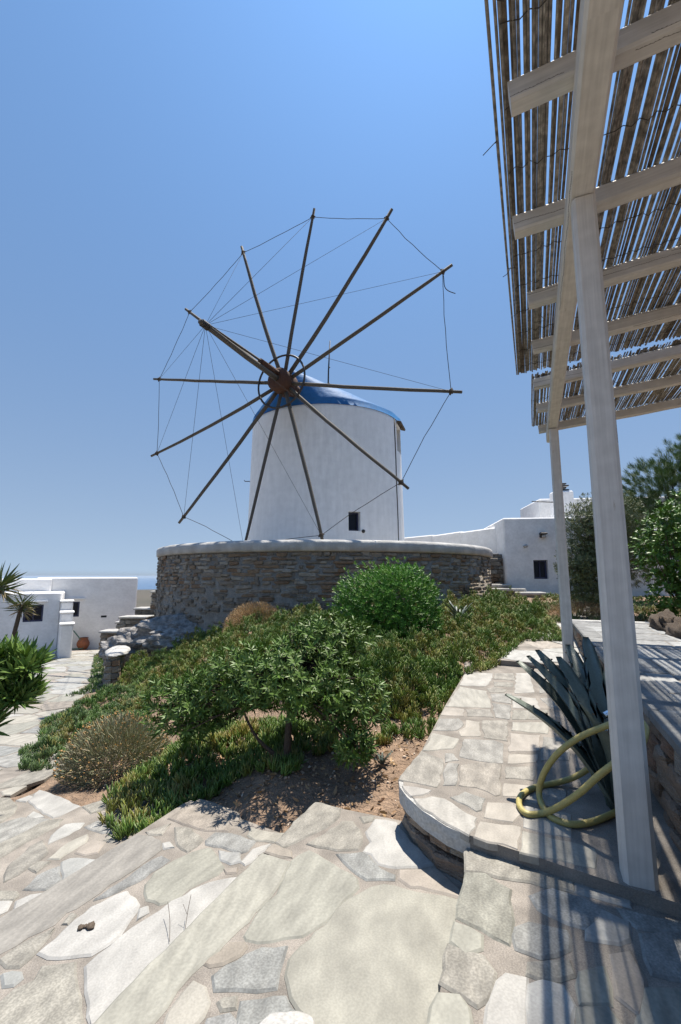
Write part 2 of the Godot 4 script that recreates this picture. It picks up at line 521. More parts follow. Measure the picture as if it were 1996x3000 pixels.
func windmill_terrace() -> void:
	var c := w(-.5, 0, 16)
	var t := thing("terrace_wall", "round grey rubble retaining wall with a whitewashed coping below the windmill", "stone wall", w(-.5, -.9, 16))
	var st := mb(true)
	lathe(st, c, [Vector2(5.445, -3.6), Vector2(5.445, .58), Vector2(5.0, .60), Vector2(5.0, -.3)], 160, .03)
	obj("wall_core", done(st), M.core, t)
	st = mb(true)
	lathe(st, c, [Vector2(5.05, -.1), Vector2(2.6, -.1)], 96, 0)
	obj("paved_floor", done(st), M.floor, t)
	st = mb(true)
	lathe(st, c, [Vector2(4.9, .56), Vector2(5.5, .57), Vector2(5.53, .60), Vector2(5.53, .76), Vector2(5.50, .815), Vector2(5.42, .845), Vector2(5.2, .855), Vector2(4.98, .845), Vector2(4.93, .80), Vector2(4.9, .56)], 200, .035)
	obj("coping", done(st), M.coping, t)
	var rest := [mb(), mb(), mb()]
	var made := 0
	for course in 23:
		var y := .505 - course * .094
		var a := deg_to_rad(20) + rf(0, .1)
		while a < deg_to_rad(168):
			var len := rf(.11, .27) if rng.randf() < .7 else rf(.27, .46)
			var x := c.x + cos(a) * 5.43
			var z := 16 - sin(a) * 5.43
			var facing := absf(a - PI / 2 - .05)
			var smear := clampf((.05 - y) * .55, .03, .42)
			if y > ground(x, z, false) - .15 and rng.randf() > smear:
				var dir := Vector3(cos(a), 0, sin(a))
				var size := Vector3(len * rf(.86, .97), rf(.05, .10), .12)
				var at := c + dir * (5.414 + rf(-.024, .02)) + Vector3(0, y + rf(-.012, .012), 0)
				if made < 298 and facing < .98 and len > .2:
					stone(t, at, dir, size, "stone", 6)
					made += 1
				else: stone(t, at, dir, size, "", 0, rest[rng.randi() % 3])
			a += len / 5.43
	for k in 3: tag(obj("small_stones", rest[k], M["stone%d" % [0, 1, 3][k]], t), "", "", "", "stuff")
	# rough rock below the wall on the left
	st = mb(true)
	for r in [[w(-4.55, -1.64, 12.3), Vector3(1.2, .50, .65), .5], [w(-5.2, -1.86, 11.7), Vector3(.75, .42, .55), .2], [w(-3.6, -1.55, 11.5), Vector3(1.0, .36, .5), .55], [w(-3.9, -1.46, 12.0), Vector3(1.25, .46, .7), .6]]:
		boulder(st, r[0], r[1], r[2], .38)
	tag(obj("rock_outcrop", done(st), M.rock, self), "bare grey bedrock bulging out under the left end of the round wall", "rock")
func boulder(st: SurfaceTool, at: Vector3, size: Vector3, turn: float, rough: float, n := 26) -> void:
	var ns := FastNoiseLite.new()
	ns.seed = int(at.x * 100) + 7
	ns.frequency = .9
	ns.fractal_octaves = 4
	var b := Basis(Vector3.UP, turn)
	var f := func(i: int, j: int) -> Vector3:
		var la := PI * (float(j) / n - .5)
		var lo := TAU * (i % (n * 2)) / (n * 2.0)
		var d := Vector3(cos(la) * cos(lo), sin(la), cos(la) * sin(lo))
		var k := 1.0 + ns.get_noise_3dv(d * Vector3(1.6, 2.6, 1.6)) * rough + ns.get_noise_3dv(d * 6.0 + Vector3.ONE * 9) * rough * .25
		return at + b * (d * size * k)
	for j in n:
		for i in n * 2:
			quad(st, f.call(i, j), f.call(i + 1, j), f.call(i + 1, j + 1), f.call(i, j + 1), at)

# ---------------------------------------------------------------- windmill
func windmill() -> void:
	var c := w(-.5, 0, 16)
	var t := thing("windmill", "white round windmill with blue cap and twelve bare sail spars", "windmill", w(-.5, -.2, 16))
	# tower: a thick drum with the window and the upper hatch cut out
	var drum := CSGPolygon3D.new()
	var prof := PackedVector2Array([Vector2(2.2, -.4)])
	for k in 29: prof.append(Vector2(lerpf(2.76, 2.645, k / 28.0), lerpf(-.4, 5.34, k / 28.0)))
	prof.append(Vector2(2.2, 5.34))
	drum.polygon = prof
	drum.mode = CSGPolygon3D.MODE_SPIN
	drum.spin_sides = 128
	drum.smooth_faces = true
	var all := CSGCombiner3D.new()
	all.add_child(drum)
	var cut := func(a: float, y: float, size: Vector3) -> Transform3D:
		var b := CSGBox3D.new()
		b.size = size
		b.operation = CSGShape3D.OPERATION_SUBTRACTION
		var d := Vector3(cos(a), 0, sin(a))
		b.transform = Transform3D(Basis(Vector3.UP.cross(d), Vector3.UP, d), d * 2.62 + Vector3(0, y, 0))
		all.add_child(b)
		return Transform3D(b.transform.basis, c + b.position)
	var a1 := PI / 2 - .345       # window low on the front
	var a2 := .3                 # hatch on the right flank
	var f1: Transform3D = cut.call(a1, 1.62, Vector3(.38, .58, .9))
	var f2: Transform3D = cut.call(a2, 4.66, Vector3(.78, .95, .9))
	add_child(all)
	await get_tree().process_frame
	var drum_mesh: Mesh = all.bake_static_mesh()
	remove_child(all)
	all.free()
	inst("tower", drum_mesh, M.limewash, t, Transform3D(Basis(), c))
	var st := mb()
	for s in [-1, 1]:
		block(st, f1 * Vector3(s * .165, 0, -.1), Vector3(.04, .55, .05), f1.basis, .005)
		block(st, f1 * Vector3(0, s * .257, -.1), Vector3(.289, .04, .05), f1.basis, .005)
	var win := obj("window", done(st), M.navy, t)
	st = mb()
	block(st, f1 * Vector3(0, 0, -.115), Vector3(.289, .473, .012), f1.basis, .002)
	obj("pane", done(st), M.glass, win)
	st = mb()
	block(st, f2 * Vector3(0, 0, -.22), Vector3(.76, .93, .05), f2.basis, .005)
	var hatch := obj("hatch", done(st), M.timber, t)
	st = mb()
	block(st, f2 * Vector3(0, .50, .10), Vector3(.92, .07, .16), f2.basis * Basis(Vector3.RIGHT, .3), .01)
	obj("lintel", done(st), M.timber, hatch)
	st = mb(true)
	var vb := c + Vector3(cos(1.124), 0, sin(1.124)) * 2.74 + Vector3(0, 1.33, 0)
	boulder(st, vb, Vector3(.055, .055, .055), 0, .02, 8)
	obj("lamp_ball", done(st), M.iron, t)
	st = mb(true)
	var p := []
	for k in 12:
		var y := lerpf(5.25, -.2, k / 11.0)
		var a := .52 + sin(k * 1.7) * .004
		p.append(c + Vector3(cos(a), 0, sin(a)) * (2.66 + .1 * (5.3 - y) / 5.6) + Vector3(0, y, 0))
	tube(st, p, [.018], 6)
	obj("earth_cable", done(st), M.iron, t)
	st = mb(true)
	tube(st, [c + Vector3(-2.62, 3.3, .3), c + Vector3(-2.86, 3.3, .33), c + Vector3(-2.88, 3.34, .33)], [.015], 5)
	obj("wall_hook", done(st), M.iron, t)
	# cap: a plastered cone whose peak leans out over the axle
	st = mb(true)
	var apex := Vector3(-1.10, 6.62, 2.12)
	var rows := []
	var ns := FastNoiseLite.new()
	ns.frequency = .8
	for r in 15:
		var f := (r - 2) / 12.0
		var row := []
		for i in 97:
			var a := TAU * i / 96
			var base := Vector3(cos(a) * 2.67, 5.40, sin(a) * 2.67)
			var v := base.lerp(apex, clampf(f, 0, 1))
			v.y += sin(clampf(f, 0, 1) * PI) * .02
			if r == 0: v = Vector3(cos(a) * 2.60, 5.25, sin(a) * 2.60)
			if r == 1: v = Vector3(cos(a) * 2.668, 5.24, sin(a) * 2.668)
			if r > 1 and r < 14: v += (v - Vector3(0, 4, 0)).normalized() * ns.get_noise_3dv(v * 1.2) * .05
			row.append(c + v)
		rows.append(row)
	for r in 14:
		for i in 96:
			quad(st, rows[r][i], rows[r][i + 1], rows[r + 1][i + 1], rows[r + 1][i], c + Vector3(-.5, 4.6, .8))
	obj("cap", done(st), M.blue, t)
	# sail wheel
	var hub := w(-1.721, 5.748, 13.0)
	var n := Vector3(-.4602, .0529, .8863)          # towards the viewer
	var e1 := Vector3(.8875, 0, .4608)
	var e2 := Vector3(.0244, .9986, -.0469)
	st = mb(true)
	tube(st, [hub - n * 1.6, hub + n * .1], [.2], 14)
	obj("axle_shaft", done(st), M.rust, t)
	st = mb(true)
	tube(st, [hub - n * .28, hub - n * .26, hub + n * .30, hub + n * .34], [.30, .36, .36, .28], 18)
	obj("hub", done(st), M.rust, t)
	st = mb(true)
	p = []
	for k in 48: p.append(hub + n * .12 + (e1 * cos(TAU * k / 48) + e2 * sin(TAU * k / 48)) * .83)
	tube(st, p, [.032], 6, true)
	obj("iron_ring", done(st), M.iron, t)
	var tips := []
	var spec := [[.1908, 5.503], [.695, 5.596], [1.2079, 5.564], [1.8402, 5.548], [2.3118, 5.459], [2.8054, 5.25], [-2.9681, 5.3], [-2.4378, 5.409], [-1.8995, 5.378], [-1.3604, 5.499], [-.8662, 5.43], [-.3337, 5.434]]
	for k in 12:
		var dir: Vector3 = e1 * sin(spec[k][0]) + e2 * cos(spec[k][0])
		var L: float = spec[k][1]
		var side := dir.cross(n)
		p = []
		var bow := rf(-.05, .05)
		for i in 9:
			var f := i / 8.0
			p.append(hub + n * .29 * f + dir * lerpf(.2, L, f) + side * sin(f * PI) * bow + Vector3(0, -.05 * sin(f * PI), 0) * absf(dir.dot(e1)) + side * rf(-.008, .008))
		st = mb(true)
		var fat := rf(.9, 1.12)
		tube(st, p, [.058 * fat, .057 * fat, .056 * fat, .054 * fat, .052 * fat, .05 * fat, .047 * fat, .043 * fat, .038 * fat], 8)
		var spar := obj("spar", done(st), M.pole, t)
		var tip: Vector3 = p[7].lerp(p[8], .6)
		tips.append(tip)
		st = mb(true)
		tube(st, [tip + side * .09, tip - side * .09], [.018], 5)
		for j in 3: tube(st, ring_path(tip + dir * (j - 1) * .03, dir, .05), [.012], 4, true)
		obj("lashing", done(st), M.timber, spar)
	for k in 12:
		st = mb(true)
		var a: Vector3 = tips[k]
		var b: Vector3 = tips[(k + 1) % 12]
		p = []
		for i in 9: p.append(a.lerp(b, i / 8.0) + (hub - a.lerp(b, .5)).normalized() * sin(i / 8.0 * PI) * rf(.02, .05))
		tube(st, p, [.0085], 5)
		obj("rim_wire", done(st), M.wire, t)
	var mast_tip := w(-3.275, 5.927, 10.007)
	for k in 12:
		st = mb(true)
		tube(st, [mast_tip - n * .12, tips[k]], [.0045], 4)
		obj("stay_wire", done(st), M.wire, t)
	st = mb(true)
	tube(st, [hub + n * .2, hub.lerp(mast_tip, .5) + Vector3(0, -.03, 0), mast_tip + n * .06], [.085, .075, .062], 10)
	var mast := obj("bowsprit", done(st), M.pole, t)
	st = mb(true)
	tube(st, [hub + n * .25 + e2 * .16, hub.lerp(mast_tip, .34) + e2 * .13], [.105, .095], 10)
	obj("splint", done(st), M.rust, mast)
	st = mb(true)
	tube(st, [hub.lerp(mast_tip, .3) + e2 * .17, mast_tip + e2 * .06], [.035, .028], 6)
	tube(st, [hub.lerp(mast_tip, .3) - e1 * .13 + e2 * .05, mast_tip - e1 * .05], [.03, .026], 6)
	obj("brace_pole", done(st), M.pole, mast)
	st = mb(true)
	for j in 5: tube(st, ring_path(mast_tip - n * (.02 + j * .045), n, .075), [.022], 5, true)
	obj("lashing", done(st), M.iron, mast)
	st = mb(true)
	var q: Vector3 = tips[2]
	tube(st, smooth_path([q, q + Vector3(.02, -.18, 0), q + Vector3(.03, -.42, .02), q + Vector3(.12, -.54, .02), q + Vector3(.3, -.6, 0)], 4), [.011], 5)
	obj("loose_wire", done(st), M.wire, t)
	# lightning rod on the cap
	var foot := c + Vector3(.05, 6.10, .55)
	st = mb(true)
	tube(st, [foot, foot + Vector3(.02, 1.2, 0), foot + Vector3(.07, 2.35, 0)], [.034, .03, .018], 6)
	for j in 3: tube(st, [foot + Vector3(.02 + .015 * j, .7 + j * .6, 0), foot + Vector3(.06 + .015 * j, .74 + j * .6, 0)], [.02], 5)
	obj("lightning_rod", done(st), M.iron, t)
	st = mb(true)
	p = [foot]
	for k in 7: p.append(c + Vector3(.2 + k * .4, 6.08 - k * .11 - .004 * k * k, .55 - k * .06))
	tube(st, smooth_path(p, 3), [.012], 4)
	obj("conductor", done(st), M.iron, t)
func ring_path(at: Vector3, axis: Vector3, r: float) -> Array:
	var s := axis.cross(Vector3.UP if absf(axis.y) < .9 else Vector3.RIGHT).normalized()
	return ring(at, axis, s, r, 10)

# ---------------------------------------------------------------- houses
func walls(parts: Array, cuts: Array) -> Mesh:      # joined plaster volumes with openings; each [centre, size, turn]
	var all := CSGCombiner3D.new()
	for k in [0, 1]:
		for b in [parts, cuts][k]:
			var st := mb()
			block(st, Vector3.ZERO, b[1], Basis(), .045 if k == 0 else .004)
			var m := CSGMesh3D.new()
			m.mesh = done(st).commit()
			m.transform = Transform3D(Basis(Vector3.UP, b[2]), b[0])
			if k == 1: m.operation = CSGShape3D.OPERATION_SUBTRACTION
			all.add_child(m)
	add_child(all)
	await get_tree().process_frame
	var out: Mesh = all.bake_static_mesh()
	remove_child(all)
	all.free()
	return out
func window(parent: Node, at: Vector3, size: Vector2, turn: float, depth := .16) -> void:
	var b := Basis(Vector3.UP, turn)
	var st := mb()
	at -= b.z * depth
	for s in [-1, 1]:
		block(st, at + b * Vector3(s * (size.x * .5 - .03), 0, 0), Vector3(.06, size.y, .05), b, .006)
		block(st, at + b * Vector3(0, s * (size.y * .5 - .03), 0), Vector3(size.x - .122, .06, .05), b, .006)
	block(st, at + b * Vector3(0, 0, .004), Vector3(.035, size.y - .122, .04), b, .004)
	var o := obj("window", done(st), M.navy, parent)
	for s in [-1, 1]:
		st = mb()
		block(st, at + b * Vector3(s * (size.x * .25 - .02), 0, -.02), Vector3(size.x * .5 - .08, size.y - .12, .01), b, .002)
		obj("pane", done(st), M.glass, o)
func left_house() -> void:
	var t := thing("house", "low white flat-roofed house with two dark windows on the left below the mill", "house", w(-11.4, -3.0, 20))
	var yaw := .48
	var b := Basis(Vector3.UP, yaw)
	var corner := w(-9.03, 0, 20.5)           # front right corner of the tall block
	var front := func(x: float, y: float, z := 0.0) -> Vector3: return corner + b * Vector3(-x, y, z)
	var wing := w(-10.62, 0, 17.6)            # front right corner of the low wing
	var side := func(x: float, y: float, z := 0.0) -> Vector3: return wing + b * Vector3(-x, y, z)
	var parts := [[front.call(1.9, -1.78, -2.5), Vector3(3.8, 3.46, 5.0), yaw], [front.call(5.2, -1.9, -2.9), Vector3(3.6, 3.5, 4.0), yaw],
		[side.call(2.0, -1.95, -1.4), Vector3(4.0, 2.68, 2.8), yaw], [side.call(1.7, -1.2, -2.4), Vector3(2.4, 2.2, 1.6), yaw]]
	var cuts := [[front.call(2.476, -1.37), Vector3(.58, .62, .5), yaw], [side.call(.855, -1.36), Vector3(.62, .62, .5), yaw], [front.call(1.25, -1.71), Vector3(.22, .09, .3), yaw]]
	inst("wall", await walls(parts, cuts), M.plaster, t, Transform3D())
	window(t, front.call(2.476, -1.37), Vector2(.58, .62), yaw, .1)
	window(t, side.call(.855, -1.36), Vector2(.62, .62), yaw, .1)
	for s in [[front.call(2.45, -.93, .04), .9], [side.call(.85, -.93, .04), .85]]:
		var st := mb()
		block(st, s[0], Vector3(s[1], .045, .14), b, .008)
		obj("drip_ledge", done(st), M.plaster, t)
	var st := mb()
	block(st, front.call(1.25, -1.71, -.08), Vector3(.21, .08, .04), b, .004)
	obj("vent", done(st), M.dark, t)
	st = mb(true)
	tube(st, smooth_path([side.call(1.9, -.55, -.5), side.call(1.9, -.2, -.5), side.call(1.75, -.1, -.5), side.call(1.7, -.25, -.5)], 5), [.09], 8)
	obj("chimney_pipe", done(st), M.plaster, t)
	# stepped white wall in front of the house
	var k := thing("stepped_wall", "white stepped garden wall descending beside the left house", "wall", w(-9.4, -2.77, 16.1))
	var ww := []
	for s in [[w(-9.56, 0, 16.3), -1.66, .6], [w(-9.98, 0, 16.95), -1.31, .7], [w(-10.42, 0, 17.65), -.95, .75]]:
		ww.append([s[0] + Vector3(0, (s[1] - 3.2) * .5, 0), Vector3(.40, s[1] + 3.2, s[2]), .54])
	inst("wall", await walls(ww, []), M.plaster, k, Transform3D())
	for s in ww:
		st = mb()
		block(st, s[0] + Vector3(0, s[1].y * .5 + .022, 0), Vector3(.46, .05, s[1].z + .05), Basis(Vector3.UP, .54), .015)
		obj("cap", done(st), M.plaster, k)
	# terracotta jar
	var pot := w(-10.62, -2.99, 19.35)
	st = mb(true)
	lathe(st, pot, [Vector2(.0, .0), Vector2(.13, .0), Vector2(.16, .03), Vector2(.235, .18), Vector2(.235, .27), Vector2(.19, .38), Vector2(.155, .42), Vector2(.185, .455), Vector2(.185, .475), Vector2(.15, .475), Vector2(.135, .42), Vector2(.14, .3), Vector2(0, .25)], 28, .004)
	tag(obj("terracotta_jar", done(st), M.clay, self), "round terracotta jar standing against the left house", "jar")
	st = mb(true)
	var h := w(-11.02, -2.95, 19.2)
	tube(st, smooth_path([h + Vector3(-.05, .75, -.1), h + Vector3(.15, .62, 0), h + Vector3(.42, .3, 0), h + Vector3(.5, .06, 0), h + Vector3(.2, .02, .1), h + Vector3(-.1, .05, 0), h + Vector3(-.14, .4, -.02), h + Vector3(-.08, .62, -.08)], 6), [.022], 6)
	tag(obj("green_hose", done(st), M.hose_green, self), "green garden hose hung on the left house beside the terracotta jar", "hose")
func right_house() -> void:
	var t := thing("house", "tall white house with lamp, small window and chimney behind the garden on the right", "house", w(7.5, -.62, 15.2))
	var yaw := -.12
	var b := Basis(Vector3.UP, yaw)
	var c := w(8.25, 0, 17.2)
	var front := func(x: float, y: float, z := 0.0) -> Vector3: return c + b * Vector3(x, y, 2.2 + z)
	inst("wall", await walls([[c + Vector3(0, .10, 0), Vector3(5.0, 3.72, 4.4), yaw], [c + b * Vector3(2.95, 1.2, -3.0), Vector3(6.2, 4.0, 3.0), yaw]],
		[[front.call(-1.36, .22), Vector3(.46, .62, .6), yaw], [c + b * Vector3(.75, 2.06, -1.5), Vector3(.6, .5, .5), yaw]]), M.plaster, t, Transform3D())
	window(t, front.call(-1.36, .22), Vector2(.46, .62), yaw, .17)
	window(t, c + b * Vector3(.75, 2.06, -1.5), Vector2(.6, .5), yaw, .12)
	var st := mb()
	block(st, front.call(-1.27, 1.36, .05), Vector3(.16, .18, .1), b, .02)
	block(st, front.call(-1.25, 1.40, .13), Vector3(.22, .06, .18), b, .02)
	var lamp := obj("wall_lamp", done(st), M.iron, t)
	st = mb(true)
	boulder(st, front.call(-1.24, 1.31, .13), Vector3(.07, .07, .06), 0, .02, 8)
	obj("lamp_glass", done(st), M.coping, lamp)
	var ch := c + b * Vector3(.35, 2.5, -.4)
	st = mb()
	block(st, ch, Vector3(.72, 1.55, .6), b, .05)
	var chim := obj("chimney", done(st), M.plaster, t)
	for k in 4:
		st = mb()
		block(st, ch + Vector3(rf(-.02, .02), .82 + k * .085, 0), Vector3(.46 - (k % 2) * .12, .05, .42 - (k % 2) * .1), b, .012)
		obj("cap_slate", done(st), M.dark, chim)
	st = mb(true)
	tube(st, [ch + b * Vector3(-.3, .35, .1), ch + b * Vector3(-1.15, .40, .1)], [.02], 6)
	obj("spout", done(st), M.iron, t)
	st = mb(true)
	tube(st, [front.call(-1.85, .98, .02), front.call(-1.80, 1.0, .12)], [.05], 6)
	obj("drain_spout", done(st), M.coping, t)
	# long white wall running back to the left
	var k := thing("boundary_wall", "long white boundary wall running from the right house behind the round terrace", "wall", w(5, -.6, 18))
	var ww := []
	for s in [[w(5.75, .62, 16.6), w(5.0, .62, 18.4), 2.30], [w(4.95, .62, 18.5), w(4.2, .62, 20.4), 2.36], [w(4.15, .62, 20.4), w(2.6, .62, 22.6), 2.42]]:
		var d: Vector3 = s[1] - s[0]
		ww.append([(s[0] + s[1]) * .5, Vector3(.3, s[2], d.length() + .2), atan2(d.x, d.z)])
	inst("wall", await walls(ww, []), M.plaster, k, Transform3D())
	# rubble wall and low white steps between terrace and house
	var r := thing("rubble_wall", "short dark rubble wall between the round terrace and the right house", "stone wall", w(5.5, -.6, 15.6))
	st = mb()
	block(st, w(5.35, 0, 15.9), Vector3(1.5, 1.5, .4), Basis(), .03)
	obj("wall_core", done(st), M.core, r)
	for j in 10:
		var x := 4.65
		while x < 6.05:
			var L := rf(.18, .4)
			stone(r, w(x + L * .5, -.66 + j * .135, 15.66), Vector3(0, 0, 1), Vector3(L * .95, .125, .14), "stone", 6)
			x += L
	st = mb()
	block(st, w(5.0, .745, 15.9), Vector3(.9, .05, .46), Basis(), .012, .01)
	obj("coping_slab", done(st), M.slate, r)
	var s4 := thing("garden_steps", "three low white stone steps leading up beside the right house", "steps", w(5.0, -.6, 14.4))
	for s in [[w(5.05, -.30, 15.1), Vector3(.95, .09, .5)], [w(5.15, -.42, 14.6), Vector3(1.25, .09, .5)], [w(5.75, -.52, 14.0), Vector3(.8, .09, .6)]]:
		st = mb()
		block(st, s[0], s[1], Basis(Vector3.UP, -.1), .02, .02)
		obj("step", done(st), M.coping, s4)
		st = mb()
		block(st, s[0] + Vector3(0, -.2, -.02), s[1] * Vector3(.94, 3.4, .94), Basis(Vector3.UP, -.1), .02)
		obj("riser", done(st), M.core, s4)

func left_steps() -> void:
	var t := thing("stone_steps", "rubble stair with white capped treads climbing behind the rock on the left", "steps", w(-8.0, -2.7, 17))
	# two flights' cheek walls seen end on: blocks of rubble with white caps
	for s in [[-8.15, 17.2, -1.98, 1.05], [-7.4, 16.9, -1.45, .95], [-8.05, 18.2, -1.75, 1.1], [-7.45, 18.0, -1.22, .8], [-6.75, 17.9, -.58, .9], [-6.3, 17.2, -.85, .5]]:
		var x: float = s[0]
		var z: float = s[1]
		var st := mb()
		block(st, w(x, s[2] - .7, z), Vector3(s[3], 1.32, .6), Basis(), .03)
		obj("stair_core", done(st), M.core, t)
		for j in 5:
			var u: float = x - s[3] * .5
			while u < x + s[3] * .5 - .1:
				var L := rf(.2, .42)
				stone(t, w(u + L * .5, s[2] - .16 - j * .14, z - .28), Vector3(0, 0, 1), Vector3(minf(L, x + s[3] * .5 - u) * .95, .125, .14), "stone", 6)
				u += L
		st = mb()
		block(st, w(x, s[2] - .01, z - .05), Vector3(s[3] + .06, .075, .72), Basis(), .02, .012)
		obj("cap", done(st), M.coping, t)
	# low garden wall end by the path
	var k := thing("garden_wall", "short rubble garden wall with a rounded white top beside the left path", "stone wall", w(-4.9, -2.3, 9.9))
	var st := mb()
	var b := Basis(Vector3.UP, .34)
	var c := w(-4.72, -1.98, 9.78)
	block(st, c + b * Vector3(0, 0, -.5), Vector3(.26, .72, 1.2), b, .05)
	obj("wall_core", done(st), M.core, k)
	st = mb(true)
	boulder(st, c + b * Vector3(.03, .36, -.5), Vector3(.24, .075, .70), .34, .12, 14)
	obj("rounded_top", done(st), M.coping, k)
	for j in 5:
		for i in 2: stone(k, c + b * Vector3(-.07 + i * .14, -.30 + j * .13, .09), b.z, Vector3(.135, .12, .12), "stone", 6)
		for i in 4:
			for s in [-1, 1]: stone(k, c + b * Vector3(s * .10, -.30 + j * .13, -.06 - i * .26), b.x * s, Vector3(.24, .12, .1), "stone", 6)

# ---------------------------------------------------------------- walkway wall and raised patio
func walkway_wall() -> void:
	var t := thing("walkway_wall", "low curved rubble wall with thick white slab edge under the walkway corner", "stone wall", w(.4, -1.5, 2.6))
	var edge := pts2([.36, 2.90, .338, 2.83, .335, 2.77, .36, 2.66, .42, 2.52, .51, 2.38, .60, 2.30])
	var line := Curve2D.new()
	for p in edge: line.add_point(p)
	for j in 5:
		var u := rf(0, .05)
		while u < line.get_baked_length() - .03:
			var L := minf(rf(.12, .24), line.get_baked_length() - u)
			var m := line.sample_baked(u + L * .5)
			var d := (line.sample_baked(u + L * .5 + .03) - line.sample_baked(u + L * .5 - .03)).normalized()
			var out := Vector3(d.y, 0, d.x)
			if out.dot(w(0, 0, 1.5) - w(m.x, 0, m.y)) < 0: out = -out
			stone(t, w(m.x, -1.305 - j * .082, m.y) - out * (.08 + rf(0, .018)), out, Vector3(L * .94, rf(.06, .08), .12), "rubble", 4, null, .1)
			u += L
	var st := mb()
	var cap := PackedVector2Array()
	for p in edge: cap.append(p)
	for p in [Vector2(.9, 2.6), Vector2(.9, 3.0)]: cap.append(p)
	plate(st, cap, planes.W - Vector2(.004, 0), .085)
	obj("slab_edge", done(st), M.coping, t)
	st = mb()
	var core := PackedVector2Array()
	for p in edge: core.append(p + (Vector2(1.1, 2.9) - p).normalized() * .11)
	core.append(Vector2(.9, 2.6))
	core.append(Vector2(.9, 3.0))
	plate(st, core, planes.W - Vector2(.075, 0), .5)
	obj("wall_core", done(st), M.core, t)
func patio() -> void:
	var poly := PackedVector2Array([qt(.56, .6), qt(1.75, .6), qt(1.75, 8.2), qt(.56, 8.2)])
	tread("T", poly, .06, "patio", "raised slate patio under the reed roof on the right", "patio")
	var k := 0
	for j in 11:
		var q := .58
		while q < 1.5:
			var L := rf(.3, .55)
			var e := minf(q + L, 1.52)
			var t0 := .75 + j * .66
			var s := PackedVector2Array([qt(q, t0 + rf(0, .05)), qt(e - .015, t0 + rf(0, .05)), qt(e - .015, t0 + .63), qt(q, t0 + .63)])
			obj("flagstone", slab_mesh(s, planes.T, lin(.40, .41, .41) * rf(.85, 1.05), .008), paver(rng.randi() % 7), treads.T)
			q += L
	var t := thing("patio_wall", "rubble wall with grey slab coping along the walkway under the pergola", "stone wall", w(2, -1.1, 5))
	var st := mb()
	var mid := qt(.72, 4.4)
	var b := Basis(Vector3.UP, -.395)
	block(st, w(mid.x, -1.04, mid.y), Vector3(.26, .56, 7.56), b, .01)
	obj("wall_core", done(st), M.core, t)
	var out := -(b * Vector3.RIGHT)
	for j in 5:
		var s := .7
		while s < 8.15:
			var L := rf(.16, .46)
			var p := qt(.60, s + L * .5)
			stone(t, w(p.x, -1.19 + j * .098, p.y) + out * rf(-.012, .012), out, Vector3(L * .95, .094, .12), "rubble", 4, null, .08)
			s += L
	for j in 10:
		st = mb()
		var p := qt(.625, .99 + j * .78)
		block(st, w(p.x, -.722, p.y), Vector3(.20, .062, .768), b, .012, .006)
		obj("coping_slab", done(st), M.slate, t)
	st = mb()
	var e := qt(1.15, 8.16)
	block(st, w(e.x, -.715, e.y), Vector3(1.3, .07, .2), b, .015, .01)
	obj("coping_slab", done(st), M.coping, t)
	var p2 := thing("planter_edge", "dark stone kerb along the back of the patio on the right", "kerb", w(4, -.7, 6))
	for j in 8:
		st = mb(true)
		var p := qt(1.62, 1.0 + j * .92)
		boulder(st, w(p.x, -.66, p.y), Vector3(.17, .17, .52), -.395, .55, 12)
		obj("kerb_stone", done(st), M.bark, p2)
	st = mb(true)
	boulder(st, w(3.78, -.60, 6.45), Vector3(.17, .12, .12), .4, .3, 12)
	tag(obj("grey_stone", done(st), M.rock, self), "loose grey boulder lying on the patio wall behind the near post", "stone")

